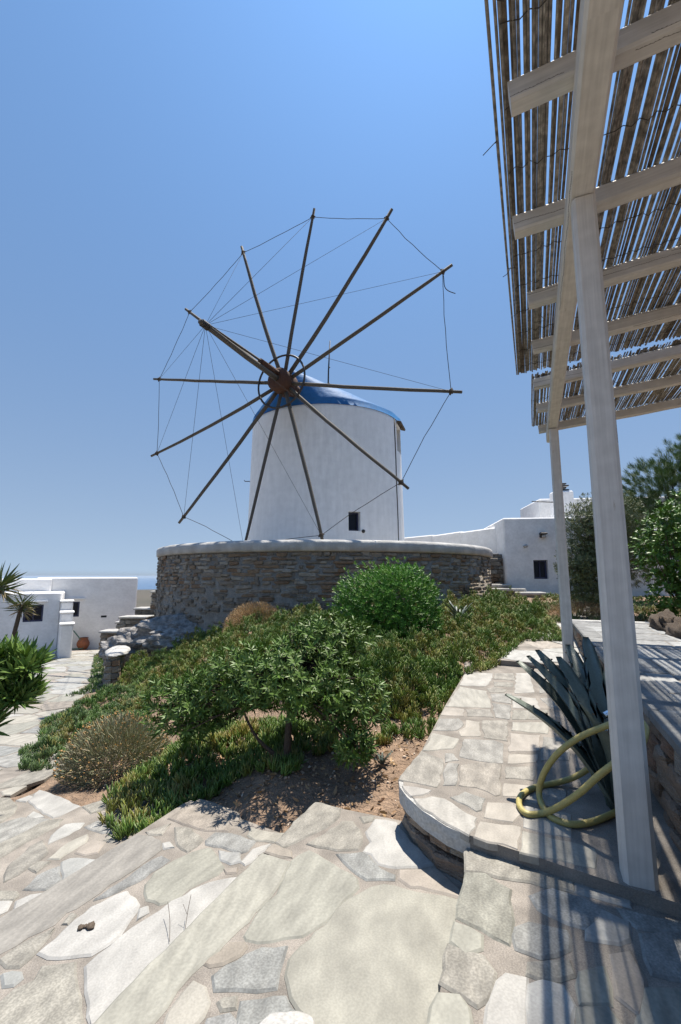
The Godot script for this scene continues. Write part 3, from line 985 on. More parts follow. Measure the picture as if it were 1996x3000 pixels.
# ---------------------------------------------------------------- pergola
func pergola() -> void:
	var t := thing("pergola", "white timber pergola with a split reed roof on the right", "pergola", w(1.195, -1.2, 2.01))
	var b := Basis(Vector3.UP, -.395)
	var post := func(at: Vector2, y0: float, y1: float, s0: float, s1: float, m: Material) -> void:
		var st := mb()
		for k in 2:
			pass
		var rows := []
		for r in 2:
			var s: float = [s0, s1][r] * .5
			var y: float = [y0, y1][r]
			var row := []
			var cc := s * .28
			for e in [Vector2(s, -s + cc), Vector2(s, s - cc), Vector2(s - cc, s), Vector2(-s + cc, s), Vector2(-s, s - cc), Vector2(-s, -s + cc), Vector2(-s + cc, -s), Vector2(s - cc, -s)]:
				row.append(w(at.x, y, at.y) + b * Vector3(e.x, 0, e.y))
			rows.append(row)
		var u := .13
		for i in 8:
			var j := (i + 1) % 8
			var wd: float = rows[0][i].distance_to(rows[0][j]) / .5
			var mid: Vector3 = w(at.x, (y0 + y1) * .5, at.y)
			var f := [[0, i, u, 0.0], [0, j, u + wd, 0.0], [1, j, u + wd, .98], [0, i, u, 0.0], [1, j, u + wd, .98], [1, i, u, .98]]
			if (rows[0][i] - rows[1][j]).cross(rows[0][i] - rows[0][j]).dot(rows[0][i] - mid) < 0: f = [f[0], f[2], f[1], f[3], f[5], f[4]]
			for e in f:
				st.set_uv(Vector2(e[2], e[3]))
				st.add_vertex(rows[e[0]][e[1]])
			u += wd
		for r in 2:
			for i in range(1, 7): tri(st, rows[r][0], rows[r][i], rows[r][i + 1], w(at.x, (y0 + y1) * .5, at.y))
		obj("post", done(st), m, t)
	post.call(Vector2(1.195, 2.01), -1.22, 1.82, .120, .103, M.paint)
	post.call(Vector2(2.673, 5.51), -1.13, 1.82, .12, .105, M.paint2)
	var bar := func(called: String, a: Vector3, c: Vector3, wd: float, ht: float, m: Material) -> void:
		var dir := (c - a).normalized()
		var side := dir.cross(Vector3.UP).normalized()
		var up := side.cross(dir)
		var st := mb()
		var e := .22
		var sec := [Vector2(1, -1 + e), Vector2(1, 1 - e), Vector2(1 - e, 1), Vector2(-1 + e, 1), Vector2(-1, 1 - e), Vector2(-1, -1 + e), Vector2(-1 + e, -1), Vector2(1 - e, -1)]
		var off := rf(0, 5)
		var N := 8
		var rows := []
		for r in N + 1:
			var row := []
			var j := Vector3(0, rf(-.004, .004), 0) + side * rf(-.004, .004)
			for s in sec: row.append(a.lerp(c, float(r) / N) + side * s.x * wd * .5 + up * s.y * ht * .5 + j)
			rows.append(row)
		for r in N:
			var mid: Vector3 = a.lerp(c, (r + .5) / N)
			var u := off
			for i in 8:
				var j := (i + 1) % 8
				var du: float = rows[0][i].distance_to(rows[0][j]) / .5
				var v0 := a.distance_to(c) * r / N / 3.0 + off
				var v1 := a.distance_to(c) * (r + 1) / N / 3.0 + off
				var f := [[rows[r][i], u, v0], [rows[r][j], u + du, v0], [rows[r + 1][j], u + du, v1], [rows[r][i], u, v0], [rows[r + 1][j], u + du, v1], [rows[r + 1][i], u, v1]]
				if (f[0][0] - f[2][0]).cross(f[0][0] - f[1][0]).dot(f[0][0] - mid) < 0: f = [f[0], f[2], f[1], f[3], f[5], f[4]]
				for q in f:
					st.set_uv(Vector2(q[1], q[2]))
					st.add_vertex(q[0])
				u += du
		for r in [0, N]:
			for i in range(1, 7): tri(st, rows[r][0], rows[r][i], rows[r][i + 1], a.lerp(c, .5))
		obj(called, done(st), m, t)
	var P := func(q: float, tt: float, y: float) -> Vector3:
		var p := qt(q, tt)
		return w(p.x, y + .085 * (q - .05), p.y)
	bar.call("beam", P.call(.31, .0, 1.868), P.call(.34, 6.75, 1.868), .118, .125, M.paint2)
	bar.call("beam", P.call(3.0, .0, 1.855), P.call(3.0, 6.75, 1.855), .118, .125, M.paint)
	var left := [[.2, .01], [.98, .02], [1.80, .02], [2.57, .01], [3.36, .08], [4.12, .11], [4.97, .12], [5.74, .16], [6.62, .19]]
	for k in left.size():
		bar.call("rafter", P.call(left[k][1], left[k][0], 1.985), P.call(3.25, left[k][0] + rf(-.04, .04), 1.985), .085, .105, [M.paint, M.paint2][k % 2])
	# reeds: three mats laid along the beam, over the rafters
	var reeds := []
	for k in 8:
		var st := mb(true)      # a cane one metre long and one unit thick, scaled on use
		var bend := Vector2(rf(-.9, .9), rf(-.5, .5))
		var rows := []
		for i in 10:
			var f := i / 9.0
			var rad := 1.0 - .22 * f + (.10 if i % 3 == 1 else 0.0)
			var row := []
			for a in 6: row.append(Vector3(cos(TAU * a / 6) * rad + bend.x * sin(f * PI) + rf(-.12, .12) * .5, sin(TAU * a / 6) * rad + bend.y * sin(f * PI), f - .5))
			rows.append(row)
		for i in 9:
			for a in 6:
				var b2 := (a + 1) % 6
				var mid: Vector3 = (rows[i][0] + rows[i][3] + rows[i + 1][0] + rows[i + 1][3]) * .25
				quad(st, rows[i][a], rows[i][b2], rows[i + 1][b2], rows[i + 1][a], mid)
		for a in range(1, 5):
			tri(st, rows[0][0], rows[0][a], rows[0][a + 1], Vector3.ZERO)
			tri(st, rows[9][0], rows[9][a], rows[9][a + 1], Vector3.ZERO)
		reeds.append(done(st).commit())
	var made := 0
	var rest := []
	for k in 5: rest.append(mb(true))
	for mat_ in [[.0, 4.80, -.05, 2.070], [4.91, 6.66, .10, 2.062]]:
		var q: float = mat_[2]
		while q < 3.2:
			var gap := .0144 + (.008 if rng.randf() < .08 and q > .12 else 0.0) + rf(-.0012, .0015)
			q += gap
			if rng.randf() < .01: continue
			var a: Vector3 = P.call(q + rf(-.003, .003), mat_[0] + rf(-.05, .04), mat_[3] + rf(-.004, .005))
			var c: Vector3 = P.call(q + rf(-.003, .003), mat_[1] + rf(-.03, .03), mat_[3] + rf(-.004, .005))
			if rng.randf() < .5:
				var k := a
				a = c
				c = k
			var r := rf(.0067, .0092)
			var dir := (c - a).normalized()
			var xb := Basis(dir.cross(Vector3.UP).normalized(), Vector3.UP, dir).orthonormalized()
			var xf := Transform3D(xb.scaled_local(Vector3(r, r, a.distance_to(c))), (a + c) * .5)
			var kind := rng.randi() % 5
			if q < 1.9 and made < 298:
				inst("reed", reeds[rng.randi() % 8], M["reed%d" % kind], t, xf)
				made += 1
			else: rest[kind].append_from(reeds[rng.randi() % 8], 0, xf)
	for k in 5: tag(obj("reeds", rest[k], M["reed%d" % k], t), "", "", "", "stuff")
	var tt := .2
	while tt < 6.9:      # binding wires woven across the canes
		var st := mb(true)
		var p := []
		for i in 90: p.append(P.call(.0 + (.12 if tt > 4.8 else 0.0) + i * .034, tt + rf(-.012, .012), 2.056 + (.012 if i % 2 else -.004) + rf(-.003, .003)))
		tube(st, p, [.0028], 4)
		obj("binding_wire", done(st), M.wire, t)
		tt += .34
	var st := mb(true)
	for k in 7:
		var p0: Vector3 = P.call(rf(-.06, .3), rf(.2, 4.7), 2.06)
		tube(st, smooth_path([p0, p0 + Vector3(rf(-.06, .02), rf(-.05, -.01), rf(-.05, .05)), p0 + Vector3(rf(-.07, .03), rf(-.07, .0), rf(-.05, .05))], 3), [.002], 4)
	tag(obj("frayed_ties", done(st), M.wire, t), "", "", "", "stuff")

# ---------------------------------------------------------------- hose, tap and small things
func small_things() -> void:
	var st := mb(true)
	var p := [w(1.523, -0.850, 2.620), w(1.499, -0.941, 2.680), w(1.418, -1.045, 2.720), w(1.318, -1.129, 2.760), w(1.202, -1.162, 2.765), w(1.074, -1.163, 2.714), w(0.972, -1.165, 2.632), w(0.920, -1.168, 2.528), w(0.928, -1.170, 2.448), w(1.005, -1.168, 2.450), w(1.061, -1.103, 2.380), w(1.125, -1.006, 2.300), w(1.196, -0.901, 2.240), w(1.289, -0.809, 2.200), w(1.371, -0.758, 2.200), w(1.445, -0.709, 2.280), w(1.432, -0.694, 2.360), w(1.309, -0.757, 2.420), w(1.205, -0.822, 2.460), w(1.118, -0.918, 2.510), w(1.065, -1.034, 2.560), w(1.046, -1.134, 2.580), w(1.032, -1.169, 2.495), w(1.040, -1.172, 2.409), w(1.111, -1.173, 2.359), w(1.233, -1.172, 2.388), w(1.398, -1.170, 2.476)]
	tube(st, smooth_path(p, 6), [.0155], 10)
	var t := thing("garden_hose", "thick yellow garden hose coiled around the big agave", "hose", w(1.1, -1.19, 2.5))
	obj("tube", done(st), M.hose, t)
	st = mb(true)
	tube(st, [p[-1] - (p[-1] - p[-2]).normalized() * .02, p[-1] + (p[-1] - p[-2]).normalized() * .015], [.019], 10)
	obj("end_clip", done(st), M.hose, t)
	var tap := thing("garden_tap", "chrome garden tap on the patio wall behind the near post", "tap", w(1.53, -.8, 2.7))
	st = mb(true)
	var b0 := w(1.52, -.80, 2.62)
	tube(st, [b0 + Vector3(.14, 0, -.02), b0 + Vector3(-.01, 0, .0)], [.018, .02], 10)
	tube(st, smooth_path([b0, b0 + Vector3(-.05, .0, .01), b0 + Vector3(-.08, -.03, .015), b0 + Vector3(-.085, -.08, .015)], 4), [.017], 10)
	obj("spout", done(st), M.chrome, tap)
	st = mb(true)
	tube(st, [b0 + Vector3(-.02, .01, 0), b0 + Vector3(-.02, .05, 0)], [.01], 8)
	tube(st, [b0 + Vector3(-.09, .05, .02), b0 + Vector3(-.03, .06, .01), b0 + Vector3(.03, .055, -.01)], [.018, .026, .014], 10)
	obj("handle", done(st), M.chrome, tap)
	# white stone at the very front, debris on the flags
	st = mb(true)
	boulder(st, w(-.17, -1.405, 1.615), Vector3(.10, .03, .07), .2, .25, 14)
	tag(obj("white_stone", done(st), M.coping, self), "rough white stone lying on the front step", "stone")
	st = mb(true)
	boulder(st, w(-.82, -.86, 10.05), Vector3(.14, .08, .1), .2, .3, 10)
	tag(obj("white_stone", done(st), M.coping, self), "small white stone lying at the foot of the round wall", "stone")
	st = mb(true)
	var g := w(-.72, -1.525, 2.15)
	tube(st, smooth_path([g, g + Vector3(-.03, .03, -.08), g + Vector3(-.07, .05, -.16)], 4), [.0011], 4)
	tube(st, smooth_path([g + Vector3(.05, 0, -.04), g + Vector3(.04, .04, -.1), g + Vector3(.035, .08, -.16)], 4), [.0011], 4)
	tube(st, smooth_path([g + Vector3(.04, .035, -.1), g + Vector3(.01, .06, -.13)], 3), [.0009], 4)
	tag(obj("dry_weed", done(st), M.timber, self), "thin dry weed stalks sprouting from a joint in the lower step", "weed")
	st = mb(true)
	for k in 5: boulder(st, w(-1.13 + rf(-.035, .035), -1.527, 2.23 + rf(-.02, .02)), Vector3(.018, .007, .012) * rf(.6, 1.4), rf(0, 3), .4, 6)
	tag(obj("dry_leaves", done(st), M.timber, self), "little clump of dry brown leaves on a lower step slab", "leaves")
	st = mb(true)
	for k in 7:
		var a := w(-1.15 + rf(-.25, .25), -1.05 , 10.1 + rf(-.1, .1))
		tube(st, smooth_path([a, a + Vector3(rf(-.2, .2), rf(.1, .25), rf(-.1, .1)), a + Vector3(rf(-.3, .3), rf(.15, .4), rf(-.1, .1))], 4), [.012, .008, .004], 5)
	tag(obj("dead_twigs", done(st), M.bark, self), "bare brown dead twigs against the foot of the round wall", "twigs")

# ---------------------------------------------------------------- plants
func blade(n := 4, width := .5, fold := .12, curl := .15, tip := 1.0) -> ArrayMesh:      # a leaf one unit long along +Y, facing +Z
	var st := mb(true)
	var L := []
	var R := []
	var C := []
	for i in n + 1:
		var f := float(i) / n
		var hw := width * .5 * sin(clampf(pow(f, .8), 0, 1) * PI * .98 + .03) if tip > .5 else width * .5 * (1 - f * .8)
		var z := -curl * f * f
		L.append(Vector3(-hw, f, z + fold * hw))
		R.append(Vector3(hw, f, z + fold * hw))
		C.append(Vector3(0, f, z))
	for i in n:
		for v in [C[i], L[i + 1], L[i], C[i], C[i + 1], L[i + 1], C[i], R[i], R[i + 1], C[i], R[i + 1], C[i + 1]]: st.add_vertex(v)
	return done(st).commit()
func finger(n := 3, thick := .16, curl := .25) -> ArrayMesh:       # a fleshy three-sided ice-plant leaf
	var st := mb(true)
	var p := []
	var r := []
	for i in n + 1:
		var f := float(i) / n
		p.append(Vector3(0, f, -curl * f * f))
		r.append(thick * .5 * (1.0 - pow(f, 3.0) * .85) * (.75 if i == 0 else 1.0))
	tube(st, p, r, 4)
	return done(st).commit()
func scatter(called: String, parent: Node, mesh: Mesh, m: Material, xfs: Array, cols: Array) -> MultiMeshInstance3D:
	var mm := MultiMesh.new()
	mm.transform_format = MultiMesh.TRANSFORM_3D
	mm.use_colors = true
	mm.mesh = mesh
	mm.instance_count = xfs.size()
	for i in xfs.size():
		mm.set_instance_transform(i, xfs[i])
		mm.set_instance_color(i, cols[i])
	var o := MultiMeshInstance3D.new()
	o.multimesh = mm
	o.material_override = m
	put(o, called, parent)
	if parent != self: o.position = -(parent as Node3D).global_position
	return o
func aim(dir: Vector3, roll := 0.0) -> Basis:       # +Y along dir
	var s := dir.cross(Vector3(.31, .2, .93)).normalized()
	return Basis(s, dir, s.cross(dir)) * Basis(Vector3.UP, roll)
func rdir() -> Vector3:
	var y := rf(-1, 1)
	var a := rf(0, TAU)
	var r := sqrt(1 - y * y)
	return Vector3(r * cos(a), y, r * sin(a))
func pick(cols: Array) -> Color:
	var a: Color = cols[rng.randi() % cols.size()]
	return a.lerp(cols[rng.randi() % cols.size()], rng.randf()) * rf(.8, 1.2)
# leaves in whorls over the outer part of a crown made of ellipsoids [centre, radii, share]
func crown(xfs: Array, cols: Array, blobs: Array, whorls: int, per: int, size: float, palette: Array, up := .5, spread := 1.0, shell := .45, droop := 0.0) -> Array:
	var total := 0.0
	for b in blobs: total += b[2]
	var tips := []
	for k in whorls:
		var pickv := rf(0, total)
		var b: Array = blobs[0]
		for c in blobs:
			pickv -= c[2]
			if pickv <= 0:
				b = c
				break
		var d := rdir()
		var r := lerpf(pow(rng.randf(), shell), 1, .15) * rf(.9, 1.08)
		var at: Vector3 = b[0] + d * b[1] * r
		var axis: Vector3 = (d * b[1].normalized() * 1.6 + Vector3(0, up, 0) + rdir() * .35).normalized()
		tips.append([at, axis])
		var tone := pick(palette)
		for i in per:
			var a := TAU * i * .382 + rf(-.3, .3)
			var f := float(i) / per
			var open := lerpf(1.35, .35, f) * spread
			var side := aim(axis, a).x
			var dir: Vector3 = (axis * cos(open) + side * sin(open) + Vector3(0, -droop, 0)).normalized()
			var L := size * rf(.65, 1.15)
			xfs.append(Transform3D(aim(dir, rf(0, TAU)).scaled_local(Vector3.ONE * L), at - axis * size * .45 * (1 - f)))
			# leaf faces the axis
			var y := dir
			var z: Vector3 = (axis - y * axis.dot(y)).normalized()
			xfs[-1].basis = Basis(y.cross(z), y, z).rotated(y, rf(-.5, .5)).scaled_local(Vector3.ONE * L)
			cols.append(tone.lerp(pick(palette), .45))
	return tips
func limbs(st: SurfaceTool, from: Vector3, tips: Array, r0: float, n: int, step: int) -> void:
	for k in range(0, tips.size(), step):
		var e: Vector3 = tips[k][0]
		var m := from.lerp(e, .5) + Vector3(rf(-.05, .05), rf(-.08, .02), rf(-.05, .05)) * from.distance_to(e)
		tube(st, smooth_path([from, m, e], 4), [r0, r0 * .9, r0 * .8, r0 * .7, r0 * .6, r0 * .5, r0 * .4, r0 * .3, r0 * .25], n)
func ice_plant(label: String, polys: Array, density: float, size: float, palette: Array, lift: float, holes := 0.0, hole_freq := .8) -> void:
	var mesh := finger()
	var xfs := []
	var cols := []
	var ns := FastNoiseLite.new()
	ns.seed = 17
	ns.frequency = hole_freq
	for a in polys:
		var poly := pts2(a)
		var box := Rect2(poly[0], Vector2.ZERO)
		for p in poly: box = box.expand(p)
		for k in int(box.get_area() * density):
			var p := box.position + Vector2(rng.randf(), rng.randf()) * box.size
			if not Geometry2D.is_point_in_polygon(p, poly): continue
			if Vector2(p.x + .5, p.y - 16).length() < 5.5: continue
			var h := ns.get_noise_2d(p.x, p.y)
			if h < -.45 + holes: continue
			var near := 9.0
			for i in poly.size(): near = minf(near, p.distance_to(Geometry2D.get_closest_point_to_segment(p, poly[i], poly[(i + 1) % poly.size()])))
			var mound := ns.get_noise_2d(p.x * 2.2 + 50, p.y * 2.2)
			if lift > .3 and mound < -.12 and rng.randf() < .55: continue
			var heap := lift * smoothstep(0, .25, near) * maxf(0, .35 + 1.7 * mound)
			var g := w(p.x, ground(p.x, p.y), p.y)
			for q in areas:
				if Geometry2D.is_point_in_polygon(p, areas[q]): g = w(p.x, planes[q].x + planes[q].y * p.y, p.y)
			var at := g + Vector3(0, heap * rf(.05 if lift > .4 else .35, 1.0), 0)
			var lean := Vector3(rf(-.5, .5), 1, rf(-.5, .5)).normalized()
			var tone := pick(palette)
			var drift := ns.get_noise_2d(p.x * 1.4 - 30, p.y * 1.4) + rf(-.15, .15)
			if drift > .3: tone = tone.lerp(pick([lin(.28, .25, .05), lin(.31, .20, .07), lin(.20, .22, .04)]), .65)
			elif drift < -.1: tone = tone.lerp(pick([lin(.085, .17, .025), lin(.11, .20, .03)]), .7)
			for i in 9:
				var o := i * 2.4 + rf(-.3, .3)
				var open := lerpf(.95, .15, i / 8.0) * rf(.8, 1.2)
				var side := aim(lean, o).x
				var dir := (lean * cos(open) + side * sin(open)).normalized()
				var y := dir
				var z := (lean - y * lean.dot(y)).normalized()
				var L := size * rf(.7, 1.25)
				xfs.append(Transform3D(Basis(y.cross(z), y, -z).scaled_local(Vector3(L, L, L)), at + lean * size * .25 * i / 8.0 + Vector3(rf(-.02, .02), 0, rf(-.02, .02))))
				cols.append(tone * rf(.8, 1.15) if rng.randf() > .015 else lin(.32, .27, .10))
	tag(scatter("ice_plant", self, mesh, M.succulent, xfs, cols), label, "ground cover", "", "stuff")
func agave(called: String, label: String, base: Vector3, leaves: Array, wid: float, cut := true) -> void:     # leaves: tips
	var t := thing(called, label, "agave", base)
	for tip in leaves:
		var st := mb(true)
		var L: float = base.distance_to(tip)
		var dir: Vector3 = (tip - base).normalized()
		var out := Vector3(dir.x, 0, dir.z).normalized() if Vector2(dir.x, dir.z).length() > .05 else Vector3.RIGHT
		var side := dir.cross(Vector3.UP).normalized()
		var face := side.cross(dir)
		var N := 10
		var rows := []
		for i in N + 1:
			var f := float(i) / N
			var hw := wid * .5 * (lerpf(.75, 1.0, sin(minf(f * 2.2, 1.0) * PI * .5)) if f < .5 else 1.0 - pow((f - .5) / .5, 1.6) * (.7 if cut else .97))
			var c: Vector3 = base + dir * L * f + face * L * (.10 * sin(f * PI))
			var row := []
			var jag := .006 if i % 2 else 0.0
			for s in [-1.0, -.55, 0.0, .55, 1.0]: row.append(c + side * s * (hw + jag * absf(s)) + face * hw * .42 * absf(s) * absf(s))
			for s in [.55, 0.0, -.55]: row.append(c + side * s * hw - face * (wid * .16 * (1.0 - f * .75)) * (1.0 - absf(s) * .7) + face * hw * .2 * absf(s))
			rows.append(row)
		for i in N:
			for k in 8:
				var j := (k + 1) % 8
				quad(st, rows[i][k], rows[i][j], rows[i + 1][j], rows[i + 1][k], (rows[i][2] + rows[i][6] + rows[i + 1][2] + rows[i + 1][6]) * .25 + (face * wid * .06 if k < 4 else Vector3.ZERO) * -1.0)
		for k in range(1, 7): tri(st, rows[N][0], rows[N][k], rows[N][k + 1], rows[N - 1][6])
		var leaf := obj("leaf", done(st), M.agave, t)
		if wid > .08:
			st = mb()
			for i in range(2, N):
				for s in [0, 4]:
					var e: Vector3 = rows[i][s]
					var o2: Vector3 = (e - rows[i][2]).normalized()
					tri(st, e + dir * .008, e - dir * .008, e + o2 * .014, e - o2)
			obj("thorns", done(st), M.timber, leaf).set_meta("kind", "stuff")
func plants() -> void:
	M.leaf = leaf_mat(.45, .32)
	M.leaf.metallic_specular = .35
	M.leaf_soft = leaf_mat(.7, .3)
	M.succulent = leaf_mat(.45, .15)
	var green := [lin(.085, .15, .025), lin(.10, .18, .03), lin(.13, .20, .04), lin(.19, .20, .045)]
	var olive := [lin(.12, .19, .028), lin(.155, .22, .034), lin(.095, .16, .022), lin(.20, .225, .04), lin(.20, .18, .045)]
	var dusky := [lin(.07, .125, .035), lin(.085, .145, .04), lin(.105, .165, .05), lin(.08, .125, .045)]
	ice_plant("bright green ice plant spilling over the lower steps in front of the small tree", [[-1.54, 3.20, -1.73, 3.68, -1.84, 3.88, -1.85, 4.40, -1.48, 4.78, -1.20, 4.98, -0.31, 4.42, 0.04, 4.20, 0.01, 3.96, -0.27, 3.86, -0.36, 3.50, -0.78, 3.74, -0.90, 3.62, -1.05, 3.46, -1.15, 3.22, -1.30, 3.14]], 480, .075, green, .12, -.2)
	ice_plant("dark green ice plant spreading over the edge of the left path", [[-3.28, 4.98, -3.70, 5.60, -3.67, 5.88, -4.32, 6.96, -4.47, 8.68, -4.56, 9.50, -2.96, 7.26, -2.36, 5.92, -2.93, 6.00, -2.95, 5.38, -2.89, 5.12, -3.07, 4.92]], 480, .062, dusky, .15, -.3)
	ice_plant("dusty dark ice plant trailing onto the path behind the short garden wall", [[-5.18, 8.92, -5.29, 9.94, -8.76, 16.80, -10.11, 20.80, -5.47, 12.18, -5.85, 11.90, -5.82, 11.54, -4.70, 9.42]], 200, .06, dusky, .14, -.3)
	ice_plant("olive and rust tinged ice plant covering the garden mound below the mill", [[-4.84, 10.10, -4.55, 10.86, -2.91, 11.12, -2.01, 13.84, -0.27, 9.84, 0.01, 7.60, 0.57, 5.96, 1.32, 7.16, 2.98, 13.84, 4.31, 13.20, 4.45, 10.04, 3.49, 7.34, 3.26, 6.96, 2.69, 6.94, 2.08, 5.96, 1.57, 5.42, 1.36, 5.34, 0.95, 4.54, 0.64, 4.46, 0.17, 4.66, -0.34, 4.92, -1.23, 5.74, -2.96, 7.26, -4.53, 9.50]], 620, .062, olive, .34, .0)
	ice_plant("thin patch of ice plant at the edge of the bare soil beside the walkway", [[0.24, 4.12, 0.47, 4.38, 0.91, 4.60, 0.94, 4.50, 0.70, 4.02, 0.34, 3.96]], 240, .075, green, .05, .1, 1.6)
	ice_plant("patchy green undergrowth on the dry soil around the olive tree", [[3.7, 9.0, 4.4, 8.5, 7.5, 8.6, 9.5, 11, 9.0, 13.6, 6.4, 14.2, 4.9, 12.0]], 60, .085, [lin(.14, .16, .04), lin(.10, .15, .03), lin(.26, .20, .09)], .08, .12)
	ice_plant("tall dark mound of ice plant overhanging the bare soil beside the walkway", [[-.35, 5.05, .05, 4.75, .6, 4.62, 1.05, 4.85, 1.42, 5.5, 1.0, 6.2, .3, 6.3, -.3, 6.0]], 900, .062, [lin(.11, .175, .028), lin(.14, .205, .033), lin(.085, .145, .022)], .42, -.5)
	# small tree in front
	var foot := w(-.42, -1.46, 3.74)
	var t := thing("small_tree", "small spreading broad-leaved tree on a thin trunk in the bed", "tree", foot)
	var top := w(-.41, -.86, 3.80)
	var blobs := [[w(-.35, -.80, 3.85), Vector3(.62, .30, .55), 1.5], [w(-1.22, -1.05, 3.95), Vector3(.42, .25, .38), .85], [w(.02, -.95, 3.75), Vector3(.38, .30, .38), .7], [w(-.10, -.52, 4.1), Vector3(.42, .20, .4), .7], [w(-.78, -.82, 3.9), Vector3(.45, .27, .4), .7], [w(.10, -1.2, 3.45), Vector3(.16, .12, .14), .12]]
	var xfs := []
	var cols := []
	var pit := [lin(.08, .15, .025), lin(.10, .18, .033), lin(.135, .20, .055), lin(.065, .12, .025)]
	var tips := crown(xfs, cols, blobs, 1900, 11, .067, pit, .55, 1.0, .42)
	tag(scatter("crown", t, blade(4, .23, .25, .18), M.leaf, xfs, cols), "", "", "", "stuff")
	var st := mb(true)
	tube(st, smooth_path([foot - Vector3(0, .1, 0), foot + Vector3(.01, .2, 0), foot.lerp(top, .7) + Vector3(.012, 0, 0), top], 4), [.034, .031, .03, .029, .028, .027, .026, .025, .024, .024, .023, .022, .02], 9)
	tube(st, smooth_path([foot + Vector3(-.02, .05, 0), foot + Vector3(-.22, .22, .02), foot + Vector3(-.36, .42, -.05)], 4), [.02, .018, .016, .014, .012, .011, .01, .009, .008], 7)
	obj("trunk", done(st), M.bark, t)
	st = mb(true)
	limbs(st, top, tips, .014, 5, 14)
	tag(obj("limbs", done(st), M.bark, t), "", "", "", "stuff")
	# round bush
	foot = w(.72, -1.0, 7.45)
	t = thing("round_bush", "dense round bright green bush in front of the round wall", "bush", foot)
	xfs = []
	cols = []
	var bright := [lin(.075, .20, .025), lin(.095, .24, .03), lin(.12, .25, .04), lin(.055, .15, .025)]
	crown(xfs, cols, [[foot + Vector3(.02, .55, 0), Vector3(.86, .62, .8), 3], [foot + Vector3(.25, .68, 0), Vector3(.58, .55, .6), 1], [foot + Vector3(-.35, .42, .1), Vector3(.52, .46, .5), .7], [foot + Vector3(.1, .3, .2), Vector3(.78, .36, .7), 1.0]], 4800, 8, .064, bright, 1.0, .75, .26)
	crown(xfs, cols, [[foot + Vector3(0, .62, 0), Vector3(.95, .70, .88), 1]], 160, 9, .06, [lin(.12, .26, .04), lin(.17, .27, .06)], 1.2, .6, .08)
	crown(xfs, cols, [[foot + Vector3(0, .5, 0), Vector3(.8, .6, .75), 1]], 70, 7, .06, [lin(.30, .24, .08), lin(.22, .16, .08)], .6, .9, .2)
	tag(scatter("foliage", t, blade(3, .22, .2, .1), M.leaf, xfs, cols), "", "", "", "stuff")
	st = mb(true)
	for k in 26:
		var d := rdir()
		tube(st, [foot + Vector3(d.x * .1, -.05, d.z * .1), foot + Vector3(d.x * .35, .35, d.z * .35), foot + Vector3(d.x * .6, .6 + d.y * .3, d.z * .6)], [.018, .012, .006], 5)
	tag(obj("stems", done(st), M.bark, t), "", "", "", "stuff")
	# dry cushion
	foot = w(-1.80, -1.10, 9.85)
	t = thing("cushion_bush", "brown dry cushion bush leaning on the foot of the round wall", "bush", foot)
	tuft_dome(t, foot + Vector3(0, -.02, 0), Vector3(.68, .58, .5), 14000, .06, [lin(.46, .30, .15), lin(.40, .26, .13), lin(.52, .36, .19), lin(.33, .23, .11)], .09, "twigs")
	tuft_dome(t, foot + Vector3(.25, .0, .3), Vector3(.5, .36, .3), 1200, .08, [lin(.10, .13, .04), lin(.14, .14, .06)], .1, "shoots")
	# grey lavender-like shrub with orange flower heads
	foot = w(-2.12, -1.80, 4.62)
	t = thing("grey_shrub", "grey-green aromatic shrub with faded orange flower heads beside the left kerb", "shrub", foot)
	tuft_dome(t, foot, Vector3(.50, .44, .42), 9000, .085, [lin(.23, .25, .155), lin(.30, .275, .17), lin(.19, .225, .12), lin(.35, .29, .19)], .09, "sprigs")
	var heads := []
	cols = []
	for k in 900:
		var d := rdir()
		if d.y < .1: continue
		heads.append(Transform3D(aim(d).scaled_local(Vector3.ONE * rf(.012, .02)), foot + d * Vector3(.53, .47, .45) * rf(.93, 1.06)))
		cols.append(pick([lin(.42, .22, .06), lin(.35, .20, .07), lin(.30, .22, .10)]))
	tag(scatter("flower_heads", t, finger(2, .9, 0), M.leaf_soft, heads, cols), "", "", "", "stuff")
	# oleander at the left edge
	foot = w(-3.2, -1.88, 3.7)
	t = thing("oleander", "leafy oleander branch reaching in at the left edge", "shrub", foot)
	xfs = []
	cols = []
	var ol := [lin(.10, .18, .035), lin(.13, .22, .05), lin(.08, .14, .03), lin(.17, .25, .06)]
	tips = crown(xfs, cols, [[w(-2.80, -.80, 3.75), Vector3(.26, .25, .30), 1.0], [w(-2.58, -.68, 3.8), Vector3(.17, .13, .2), .4], [w(-2.56, -.93, 3.8), Vector3(.12, .08, .2), .16], [w(-3.1, -.88, 3.7), Vector3(.35, .34, .4), .6], [w(-2.68, -1.12, 3.7), Vector3(.10, .04, .12), .06]], 230, 13, .155, ol, .85, .6, .5)
	tag(scatter("foliage", t, blade(5, .15, .25, .14), M.leaf, xfs, cols), "", "", "", "stuff")
	st = mb(true)
	limbs(st, foot + Vector3(0, .3, 0), tips, .014, 5, 6)
	obj("stems", done(st), M.bark, t)
	# two yuccas
	for y in [[w(-5.20, -2.15, 7.0), 1.98, .42, "tall yucca with a spiky head behind the oleander at the left edge"], [w(-5.08, -2.15, 7.1), 1.72, .26, "shorter yucca with a small spiky head right of the taller one"]]:
		t = thing("yucca", y[3], "yucca", y[0], "yuccas at the left edge")
		var head: Vector3 = y[0] + Vector3(.02 + (.18 if y[1] < 1.8 else 0.0), y[1], 0)
		st = mb(true)
		tube(st, smooth_path([y[0], y[0].lerp(head, .5) + Vector3(-.04, 0, 0), head], 5), [.035, .03], 8)
		obj("trunk", done(st), M.bark, t)
		xfs = []
		cols = []
